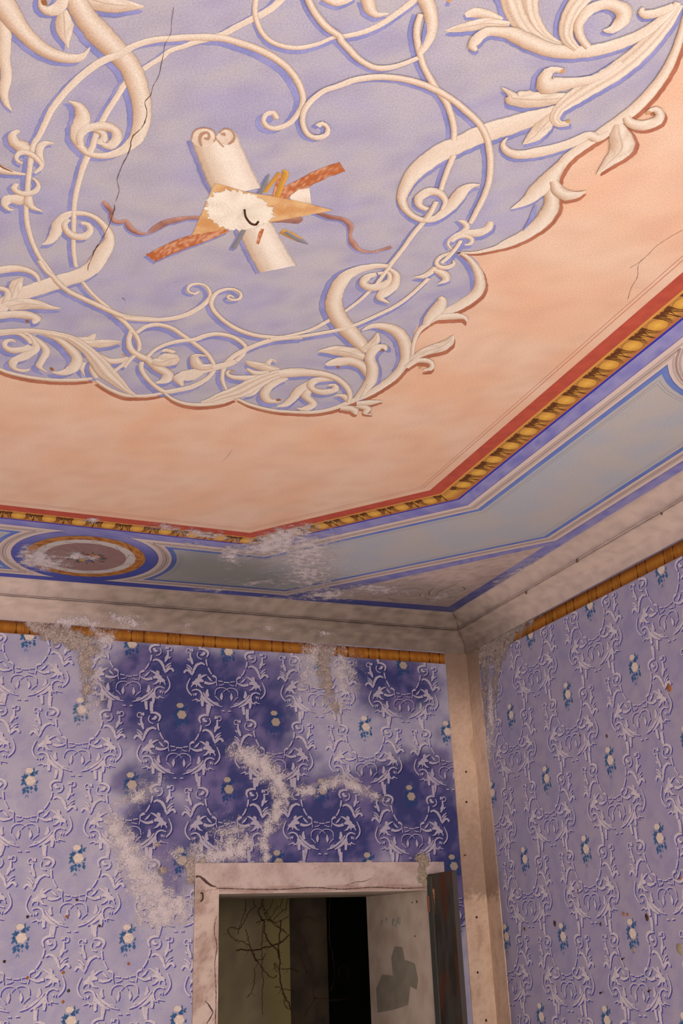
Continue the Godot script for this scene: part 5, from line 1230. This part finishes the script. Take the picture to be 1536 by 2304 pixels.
func corner_strip(parent: Node3D, f: Array, x0: float, x1: float, left: bool) -> void:
	var col := func(x, y):
		var a := n2.get_noise_2d(x * 900.0, y * 420.0 + (0.0 if left else 300.0))
		var b := n2.get_noise_2d(x * 2500.0, y * 2500.0)
		var c := P(228, 192, 166).lerp(P(212, 174, 148), clampf(a * 0.9 + 0.35, 0, 1))
		c = c.lerp(P(160, 124, 100), clampf(a * 1.6 - 0.5, 0, 0.3))
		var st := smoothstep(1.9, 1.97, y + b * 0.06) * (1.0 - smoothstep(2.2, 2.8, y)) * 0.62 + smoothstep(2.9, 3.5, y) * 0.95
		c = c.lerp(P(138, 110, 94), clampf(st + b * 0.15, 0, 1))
		return c.lerp(P(176, 136, 112), clampf(b * 0.6, 0, 0.2))
	var mb := MB.new()
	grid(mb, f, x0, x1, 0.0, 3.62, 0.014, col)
	for k in mb.v.size():
		mb.v[k] += f[3] * 0.006
	# returned edge
	var e := x0 if left else x1
	for k in 120:
		var y0 := 3.62 * k / 120.0
		var y1 := 3.62 * (k + 1) / 120.0
		var a := mb.vert(at(f, e, y0, 0.006), col.call(e, y0), f[1] * (-1.0 if left else 1.0))
		mb.vert(at(f, e, y1, 0.006), col.call(e, y1), f[1] * (-1.0 if left else 1.0))
		mb.vert(at(f, e, y1, 0.0), col.call(e, y1), f[1] * (-1.0 if left else 1.0))
		mb.vert(at(f, e, y0, 0.0), col.call(e, y0), f[1] * (-1.0 if left else 1.0))
		mb.quad(a, a + 1, a + 2, a + 3)
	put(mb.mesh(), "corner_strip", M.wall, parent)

# ------------------------------------------------------------------ doorway
func plaster(x: float, y: float) -> Color:
	var a := n2.get_noise_2d(x * 600.0 + 70.0, y * 600.0)
	var b := n1.get_noise_2d(x * 3500.0, y * 3500.0)
	var c := P(206, 178, 164).lerp(P(180, 150, 136), clampf(a * 1.6 + 0.4, 0, 1))
	return c.lerp(P(150, 116, 98), clampf(b * 0.8 + a * 0.5 - 0.1, 0, 0.5))

func build_door() -> void:
	var d := node("door_1")
	tag(d, "doorway with cracked pinkish plaster surround below the dark damp stain", "doorway", "", "structure")
	var xl := -1.785
	var xr := -0.42
	var yt := 1.98
	# jamb, lintel: raised 12 mm from the wall
	var jb := MB.new()
	grid(jb, F_BACK, -1.93, xl, 0.0, 2.06, 0.014, plaster)
	var jo := put(raised(jb, F_BACK, 0.012), "left_jamb", M.wall, d)
	jo.set_meta("label", "cracked plaster jamb")
	var lt := MB.new()
	grid(lt, F_BACK, -1.93, -0.3, yt, 2.152, 0.012, func(x, y):
		var c := plaster(x, y).lerp(P(196, 172, 168), 0.35)
		return c.lerp(P(150, 110, 92), clampf(1.0 - absf(y - 2.0 - 0.008 * sin(x * 17.0)) * 50.0, 0, 0.5)))
	put(raised(lt, F_BACK, 0.012), "lintel", M.wall, d)
	# reveals, one metre of masonry
	var f_in := [Vector3(xr, 0, 0), Vector3(0, 0, 1), Vector3(0, 1, 0), Vector3(-1, 0, 0)]
	var rv := MB.new()
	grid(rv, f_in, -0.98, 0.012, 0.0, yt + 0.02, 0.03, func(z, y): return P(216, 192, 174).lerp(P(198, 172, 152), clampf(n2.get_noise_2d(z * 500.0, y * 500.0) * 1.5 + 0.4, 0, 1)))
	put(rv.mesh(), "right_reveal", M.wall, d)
	var patch := poly2([-0.539,1.664,-0.417,1.658,-0.393,1.581,-0.245,1.560,-0.211,1.462,-0.241,1.407,-0.331,1.424,-0.379,1.316,-0.589,1.284,-0.864,1.255,-0.873,1.400,-0.761,1.492,-0.590,1.486,-0.601,1.596])
	var po := shape("grey_patch", f_in, patch, 0.03, 0.002, func(z, y): return P(160, 146, 130).lerp(P(146, 132, 116), clampf(n2.get_noise_2d(z * 900.0, y * 900.0) + 0.5, 0, 1)), d, M.wall)
	po.set_meta("label", "grey patch of bare mortar")
	for s in [[-0.720,1.817,"s",0.020],[-0.644,1.829,"s",0.020],[-0.537,1.811,"s",0.030],[-0.447,1.821,"s",0.030],[-0.486,1.795,"s",0.025],[-0.222,1.719,"d",0.008],[-0.167,1.922,"d",0.012],[-0.234,1.921,"d",0.008]]:
		speck(f_in, s[0], s[1], s[3], P(96, 74, 60) if s[2] == "d" else P(176, 166, 150), "chip", d, 0.004, 0.8)
	var f_l := [Vector3(xl, 0, 0), Vector3(0, 0, -1), Vector3(0, 1, 0), Vector3(1, 0, 0)]
	var lr := MB.new()
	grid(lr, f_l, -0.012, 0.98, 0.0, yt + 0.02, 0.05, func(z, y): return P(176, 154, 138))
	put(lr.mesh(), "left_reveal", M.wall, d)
	var f_s := [Vector3(0, yt, 0), Vector3(1, 0, 0), Vector3(0, 0, 1), Vector3(0, -1, 0)]
	var sf := MB.new()
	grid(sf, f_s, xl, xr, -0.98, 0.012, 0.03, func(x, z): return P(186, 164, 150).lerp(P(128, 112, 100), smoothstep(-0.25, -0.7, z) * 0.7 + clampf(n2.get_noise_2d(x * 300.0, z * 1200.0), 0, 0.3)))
	for k in sf.v.size(): sf.v[k].y += 0.018 * clampf(-sf.v[k].z, 0.0, 1.0)
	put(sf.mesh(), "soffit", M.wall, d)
	box("masonry", Vector3(-2.0, 0, -0.985), Vector3(xl - 0.002, CEIL, -0.02), M.masonry, d)
	box("masonry", Vector3(xr + 0.003, 0, -0.985), Vector3(-0.25, 2.15, -0.02), M.masonry, d)
	box("masonry", Vector3(-2.0, yt + 0.024, -0.985), Vector3(-0.25, 2.2, -0.02), M.masonry, d)
	crust("bare_mortar", F_BACK, [-0.442,2.172,15.85,-1.16,-0.09,-23.17,1.2,-0.456,2.097,26.56,-1.92,-0.16,-20.79,1.1,-0.433,2.038,16.78,-1.24,-0.23,-20.90,1.2], 0.004, 0.014, 0.01, func(x, y): return P(140, 122, 104).lerp(P(176, 152, 132), clampf(n1.get_noise_2d(x * 6000.0, y * 6000.0) + 0.5, 0, 1)), d, 0.3, 0.12)
	# cracks in the surround
	for c in [[-1.925, 2.075, 1.4, -1.905, 2.078, 1.0, -1.88, 2.062, 1.8, -1.858, 2.044, 2.0, -1.838, 2.03, 1.4, -1.8, 2.018, 0.6], [-1.80, 2.012, 0.5, -1.6, 2.004, 0.5, -1.4, 2.0, 0.6, -1.2, 2.008, 0.7, -1.0, 1.996, 0.7, -0.8, 2.004, 0.7, -0.6, 1.995, 0.7, -0.45, 1.998, 0.5], [-1.0, 2.012, 0.3, -0.92, 2.035, 0.4, -0.86, 2.04, 0.4, -0.8, 2.06, 0.2], [-1.80, 1.86, 0.4, -1.812, 1.78, 0.5, -1.795, 1.7, 0.5, -1.806, 1.6, 0.4, -1.797, 1.45, 0.5, -1.8, 1.3, 0.5], [-1.86, 1.42, 0.4, -1.835, 1.39, 1.0, -1.815, 1.36, 0.8, -1.83, 1.33, 0.9, -1.85, 1.3, 0.6]]:
		var p := []
		for k in c.size(): p.append(c[k] * (0.008 if k % 3 == 2 else 1.0))
		var mb := MB.new()
		ribbon(mb, F_BACK, smooth_pts(p, 0.008), "crack", 0.0135, Vector2.ZERO, 0.6)
		put(mb.mesh(), "crack", M.film, d)
	# dark door leaf standing open into the room
	var leaf := node("open_door_leaf", Vector3(xr, 0, 0.012))
	tag(leaf, "dark grey door leaf with rust brown wear standing open beside the corner strip", "door")
	var lb := MB.new()
	var lcol := func(z, y):
		var a := n2.get_noise_2d(z * 900.0, y * 260.0)
		var c := P(74, 68, 62).lerp(P(58, 50, 46), clampf(a * 1.5 + 0.4, 0, 1))
		return c.lerp(P(96, 54, 36), clampf(n2.get_noise_2d(z * 700.0 + 90.0, y * 200.0) * 1.8 - 0.05, 0, 0.8))
	var fb := [Vector3(-0.004, 0, 0), Vector3(0, 0, 1), Vector3(0, 1, 0), Vector3(-1, 0, 0)]
	grid(lb, fb, 0.0, 0.33, 0.02, 2.075, 0.02, lcol)
	put(lb.mesh(), "board_face", M.paint, leaf)
	box("board", Vector3(-0.003, 0.02, 0.0), Vector3(0.03, 2.07, 0.33), solid(P(62, 54, 50), 0.8), leaf)
	box("edge_rail", Vector3(-0.012, 0.02, 0.0), Vector3(-0.0035, 2.06, 0.06), solid(P(60, 58, 52), 0.8), leaf)
	for y in [1.9, 0.5]:
		var hm := CylinderMesh.new()
		hm.top_radius = 0.009; hm.bottom_radius = 0.009; hm.height = 0.09
		var ho := put(hm, "hinge", solid(P(120, 66, 40), 0.7, 0.3), leaf)
		ho.position = Vector3(-0.012, y, 0.012)
	var rs := MB.new()
	ribbon(rs, fb, smooth_pts([0.075, 1.985, 0.028, 0.08, 1.95, 0.022, 0.08, 1.9, 0.008, 0.08, 1.84, 0.003], 0.01), "rust", 0.002, Vector2.ZERO, 0.3)
	put(rs.mesh(), "rust_streak", M.film, leaf)
	# the dark room beyond
	var room := node("room_beyond", Vector3.ZERO)
	tag(room, "dim greenish plaster walls of the dark room seen through the doorway", "room", "", "structure")
	var f_p := [Vector3(0, 0, -1.9), Vector3(1, 0, 0), Vector3(0, 1, 0), Vector3(0, 0, 1)]
	var pw := MB.new()
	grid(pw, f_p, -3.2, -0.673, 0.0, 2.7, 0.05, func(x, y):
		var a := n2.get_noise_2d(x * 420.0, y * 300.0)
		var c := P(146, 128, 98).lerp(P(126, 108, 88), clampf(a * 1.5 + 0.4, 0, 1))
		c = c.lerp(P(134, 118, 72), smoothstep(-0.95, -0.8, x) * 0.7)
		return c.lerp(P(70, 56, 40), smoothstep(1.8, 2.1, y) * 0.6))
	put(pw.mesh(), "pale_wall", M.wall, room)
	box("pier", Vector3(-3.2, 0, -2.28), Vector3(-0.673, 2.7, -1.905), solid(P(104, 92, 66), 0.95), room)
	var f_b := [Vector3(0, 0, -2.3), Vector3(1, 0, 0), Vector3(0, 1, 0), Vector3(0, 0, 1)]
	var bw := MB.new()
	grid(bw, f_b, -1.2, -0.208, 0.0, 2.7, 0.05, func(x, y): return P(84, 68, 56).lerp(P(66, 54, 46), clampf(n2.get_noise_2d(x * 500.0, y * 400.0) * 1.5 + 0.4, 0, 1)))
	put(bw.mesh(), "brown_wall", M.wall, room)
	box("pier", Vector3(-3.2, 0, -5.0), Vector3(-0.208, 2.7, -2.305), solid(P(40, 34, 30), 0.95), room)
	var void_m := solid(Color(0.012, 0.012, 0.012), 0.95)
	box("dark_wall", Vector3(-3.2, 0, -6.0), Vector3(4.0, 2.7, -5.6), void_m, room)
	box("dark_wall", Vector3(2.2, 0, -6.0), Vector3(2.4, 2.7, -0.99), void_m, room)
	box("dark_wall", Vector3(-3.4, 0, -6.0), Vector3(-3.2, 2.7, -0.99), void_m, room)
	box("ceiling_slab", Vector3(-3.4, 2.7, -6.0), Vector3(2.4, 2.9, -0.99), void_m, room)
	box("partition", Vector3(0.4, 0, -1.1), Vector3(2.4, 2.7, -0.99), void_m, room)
	# dry vines hanging in the doorway
	var k := 0
	for v in [
		[-1.198,2.026,-1.350,-1.221,1.924,-1.300,-1.241,1.821,-1.363,-1.237,1.787,-1.396],
		[-1.118,2.042,-1.400,-1.126,1.968,-1.350,-1.154,1.928,-1.413,-1.192,1.844,-1.446,-1.238,1.822,-1.375,-1.321,1.823,-1.360,-1.290,1.782,-1.435,-1.244,1.746,-1.431,-1.180,1.714,-1.357,-1.133,1.657,-1.380,-1.088,1.614,-1.448,-1.054,1.550,-1.407,-1.010,1.493,-1.350,-0.951,1.504,-1.405],
		[-1.020,2.046,-1.500,-1.045,1.971,-1.450,-1.049,1.945,-1.513,-1.022,1.894,-1.546,-1.021,1.862,-1.475,-1.019,1.783,-1.460,-0.953,1.718,-1.535,-0.898,1.666,-1.531,-0.908,1.608,-1.457],
		[-1.280,1.682,-1.300,-1.183,1.678,-1.250,-1.068,1.689,-1.313,-0.969,1.708,-1.346,-0.937,1.733,-1.275,-0.910,1.767,-1.260],
		[-1.078,2.014,-1.300,-1.087,1.934,-1.250,-1.019,1.871,-1.313,-0.943,1.820,-1.346,-0.912,1.775,-1.275],
		[-0.954,2.050,-1.450,-1.021,1.932,-1.400,-1.017,1.913,-1.463,-0.940,1.847,-1.496,-0.884,1.792,-1.425],
		[-0.968,1.867,-1.250,-1.003,1.706,-1.200,-0.979,1.595,-1.263,-0.965,1.499,-1.296,-0.967,1.398,-1.225,-0.935,1.330,-1.210,-0.878,1.264,-1.285,-0.873,1.184,-1.281],
		[-0.988,1.844,-1.600,-1.014,1.713,-1.550,-0.990,1.569,-1.613,-0.976,1.469,-1.646,-1.004,1.345,-1.575,-1.004,1.248,-1.560],
		[-1.151,1.816,-1.500,-1.143,1.743,-1.450,-1.083,1.622,-1.513,-1.056,1.607,-1.546,-1.031,1.613,-1.475,-1.012,1.654,-1.460],
		[-0.792,2.054,-1.700,-0.862,1.962,-1.650,-0.883,1.905,-1.713,-0.898,1.876,-1.746],
		[-0.811,2.023,-1.550,-0.872,1.940,-1.500,-0.918,1.878,-1.563],
		[-0.930,1.545,-1.350,-0.883,1.544,-1.300,-0.797,1.519,-1.363],
		[-0.953,1.431,-1.450,-0.906,1.420,-1.400,-0.796,1.393,-1.463,-0.710,1.381,-1.496],
		[-0.700,1.813,-1.800,-0.630,1.885,-1.750,-0.537,1.893,-1.813,-0.472,1.862,-1.846],
		[-0.702,1.738,-1.800,-0.653,1.645,-1.750,-0.581,1.524,-1.813,-0.552,1.501,-1.846],
		[-0.656,1.811,-1.780,-0.625,1.704,-1.730,-0.544,1.582,-1.793,-0.517,1.448,-1.826,-0.540,1.304,-1.755],
		[-0.295,2.023,-2.000,-0.328,1.745,-1.950,-0.280,1.636,-2.013,-0.253,1.511,-2.046,-0.294,1.414,-1.975,-0.337,1.364,-1.960],
		[-0.651,2.012,-1.980,-0.636,1.846,-1.930,-0.535,1.768,-1.993,-0.481,1.643,-2.026],
		[-0.237,1.465,-2.000,-0.246,1.527,-1.950,-0.174,1.539,-2.013,-0.136,1.461,-2.046,-0.195,1.418,-1.975],
		[-0.498,1.204,-2.080,-0.435,1.307,-2.030,-0.393,1.319,-2.093,-0.255,1.296,-2.126,-0.157,1.301,-2.055],
		[-1.087,1.558,-1.500,-1.100,1.476,-1.450,-1.108,1.399,-1.513,-1.129,1.365,-1.546],
		[-0.987,1.527,-1.300,-1.019,1.576,-1.250,-0.990,1.582,-1.313,-0.955,1.539,-1.346],
		[-1.038,1.860,-1.600,-1.021,1.872,-1.550,-0.951,1.880,-1.613,-0.856,1.864,-1.646,-0.796,1.898,-1.575],
		[-0.915,1.385,-1.400,-0.908,1.366,-1.350,-0.895,1.316,-1.413,-0.836,1.271,-1.446]]:
		var p := []
		for j in v.size() / 3: p.append(Vector3(v[3 * j], v[3 * j + 1], v[3 * j + 2]))
		if p[0].y > 1.93: p.push_front(Vector3(p[0].x + 0.03, 2.7, p[0].z - 0.02))
		var c := curve3(p, 6)
		for j in c.size(): c[j] += Vector3(n1.get_noise_2d(j * 60.0, k * 99.0), n1.get_noise_2d(j * 60.0 + 500.0, k * 99.0), 0) * 0.008
		var mb := MB.new()
		var thick: float = 0.005 if k in [2, 6, 3] else 0.0026
		tube(mb, c, [thick], P(66, 44, 28), 5)
		for j in range(5, c.size() - 1, 7):
			var s: Vector3 = c[j]
			tube(mb, [s, s + Vector3(0.02 * sin(j * 2.3), -0.015 + 0.02 * cos(j * 1.7), 0.006), s + Vector3(0.045 * sin(j * 2.3), -0.02 + 0.03 * cos(j * 1.7), 0.0)], [0.0016, 0.0012, 0.0006], P(66, 44, 28), 4)
		var o := put(mb.mesh(true), "dry_vine", M.metal, self)
		var lab := "thin dry brown vine hanging in the tangle inside the dark doorway"
		if k == 3: lab = "nearly straight dry twig crossing the vine tangle inside the doorway"
		if k == 6: lab = "thickest dry vine hanging down past the pale wall edge in the doorway"
		if k == 2: lab = "long dry vine looping low in a U shape inside the doorway"
		tag(o, lab, "vine", "dry vines in the doorway" if not (k in [2, 3, 6]) else "")
		k += 1

func raised(mb: MB, f: Array, h: float) -> ArrayMesh:
	# gives a grid sheet a thickness: skirt round its border down to the wall
	var n := mb.v.size()
	for k in n: mb.v[k] += f[3] * (h + 0.0015 * n2.get_noise_2d(mb.v[k].x * 900.0, mb.v[k].y * 900.0))
	var edge := {}
	for t in range(0, mb.i.size(), 3):
		for e in 3:
			var a := mb.i[t + e]
			var b := mb.i[t + (e + 1) % 3]
			if edge.has(Vector2i(b, a)): edge.erase(Vector2i(b, a))
			else: edge[Vector2i(a, b)] = true
	for e in edge:
		var k := mb.v.size()
		var side: Vector3 = (mb.v[e.y] - mb.v[e.x]).cross(f[3]).normalized()
		mb.vert(mb.v[e.x], mb.c[e.x], side); mb.vert(mb.v[e.y], mb.c[e.y], side)
		mb.vert(mb.v[e.y] - f[3] * h * 1.1, mb.c[e.y], side); mb.vert(mb.v[e.x] - f[3] * h * 1.1, mb.c[e.x], side)
		mb.quad(k, k + 1, k + 2, k + 3)
	return mb.mesh()

# ------------------------------------------------------------------ small things
func spot_col(k: String) -> Color:
	match k:
		"o": return P(158, 96, 52)
		"d": return P(72, 46, 38)
		"k": return P(60, 70, 60)
		"g": return P(150, 136, 112)
	return P(86, 58, 48)

func build_details() -> void:
	# iron lamp hook in the bare patch
	var hk := Vector3(0, CEIL, 0) + Vector3([-2.804,3.778][0], 0, [-2.804,3.778][1])
	var mb := MB.new()
	tube(mb, curve3([hk + Vector3(0, 0.03, 0), hk + Vector3(0.002, -0.01, 0), hk + Vector3(0.006, -0.032, 0), hk + Vector3(0.02, -0.05, 0.0), hk + Vector3(0.036, -0.052, 0), hk + Vector3(0.046, -0.038, 0)], 6), [0.004, 0.004, 0.004, 0.0036], P(64, 40, 30), 8)
	var o := put(mb.mesh(true), "ceiling_hook", M.metal, self)
	tag(o, "rusty iron lamp hook hanging from the bare white patch of the ceiling", "hook")
	# iron hook in the left door jamb
	var j := Vector3([-1.892,1.986][0], [-1.892,1.986][1], 0.012)
	mb = MB.new()
	tube(mb, curve3([j + Vector3(0, 0, -0.02), j + Vector3(0, 0, 0.02), j + Vector3(0.004, -0.01, 0.026), j + Vector3(0.003, -0.035, 0.024), j + Vector3(-0.008, -0.046, 0.02)], 5), [0.004], P(62, 40, 24), 6)
	o = put(mb.mesh(true), "jamb_hook", M.metal, self)
	tag(o, "small rusty iron hook driven into the left door jamb", "hook")
	var nl := Vector3([-0.145,2.187][0], [-0.145,2.187][1], 0.0)
	mb = MB.new()
	tube(mb, [nl + Vector3(0, 0, -0.01), nl + Vector3(-0.012, 0.003, 0.045)], [0.0028], P(56, 44, 44), 6)
	tube(mb, [nl + Vector3(-0.012, 0.003, 0.044), nl + Vector3(-0.0125, 0.003, 0.047)], [0.006], P(56, 44, 44), 8)
	o = put(mb.mesh(true), "iron_nail", M.metal, self)
	tag(o, "lone iron nail sticking out of the corner strip above the open door leaf", "nail")
	for s in [[-2.831,1.576,"o",0.009],[-2.855,1.880,"d",0.009],[-2.646,1.877,"o",0.009],[-2.295,1.626,"o",0.009],[-2.957,1.661,"d",0.009],[-2.638,1.451,"o",0.009],[-2.613,1.504,"k",0.009],[-2.647,1.595,"o",0.009],[-2.464,1.825,"d",0.009],[-2.596,1.962,"d",0.009],[-1.886,1.473,"k",0.009]]: speck(F_BACK, s[0], s[1], s[3], spot_col(s[2]), "rust_spot" if s[2] == "o" else "nail_hole", wall_b)
	for s in [[-0.098,2.527,"d",0.008],[-0.090,1.815,"d",0.008],[-0.114,1.495,"d",0.008],[-0.082,1.223,"d",0.008],[-0.083,2.724,"d",0.008]]: speck([Vector3(0, 0, 0.006), Vector3.RIGHT, Vector3.UP, Vector3.BACK], s[0], s[1], s[3], spot_col(s[2]), "nail_hole", wall_b)
	for s in [[0.758,1.750,"d",0.014],[1.606,1.751,"d",0.014],[1.418,1.775,"o",0.008],[1.451,1.770,"o",0.008],[1.203,1.733,"d",0.008],[1.465,1.601,"g",0.011],[1.366,1.564,"n",0.014],[1.137,1.400,"n",0.017],[1.548,1.415,"n",0.011],[1.822,1.600,"g",0.022],[1.227,2.739,"d",0.006],[1.475,2.690,"d",0.008],[2.043,2.828,"o",0.017],[1.910,1.917,"o",0.008],[1.027,1.913,"d",0.006],[0.423,1.732,"d",0.008]]:
		if s[2] == "n":
			var p := at(F_RIGHT, s[0], s[1], 0.0)
			mb = MB.new()
			tube(mb, [p + Vector3(0.01, 0, 0), p + Vector3(-0.03, -0.004, 0.03), p + Vector3(-0.034, -0.005, 0.034)], [0.0025, 0.0025, 0.006], P(66, 44, 42), 6)
			o = put(mb.mesh(true), "rusty_nail", M.metal, self)
			tag(o, ["upper of three rusty nails low on the right stencilled wall", "lower left of three rusty nails low on the right stencilled wall", "lower right of three rusty nails low on the right stencilled wall"][nails], "nail", "nails in the right wall")
			nails += 1
		else:
			speck(F_RIGHT, s[0], s[1], s[3], spot_col(s[2]), "rust_spot" if s[2] == "o" else "nail_hole", wall_r, 0.006, 1.4)
	for s in [[0.24, 3.46], [0.62, 3.6]]: pass
	for s in [[1.02, 3.655, 0.011], [1.58, 3.672, 0.014], [2.34, 3.66, 0.009]]:
		speck([Vector3(-0.122, 0, 0), Vector3(0, 0, 1), Vector3(0, 1, 0), Vector3(-1, 0, 0)], s[0], s[1], s[2], P(110, 82, 62), "rust_spot", wall_r, 0.006)
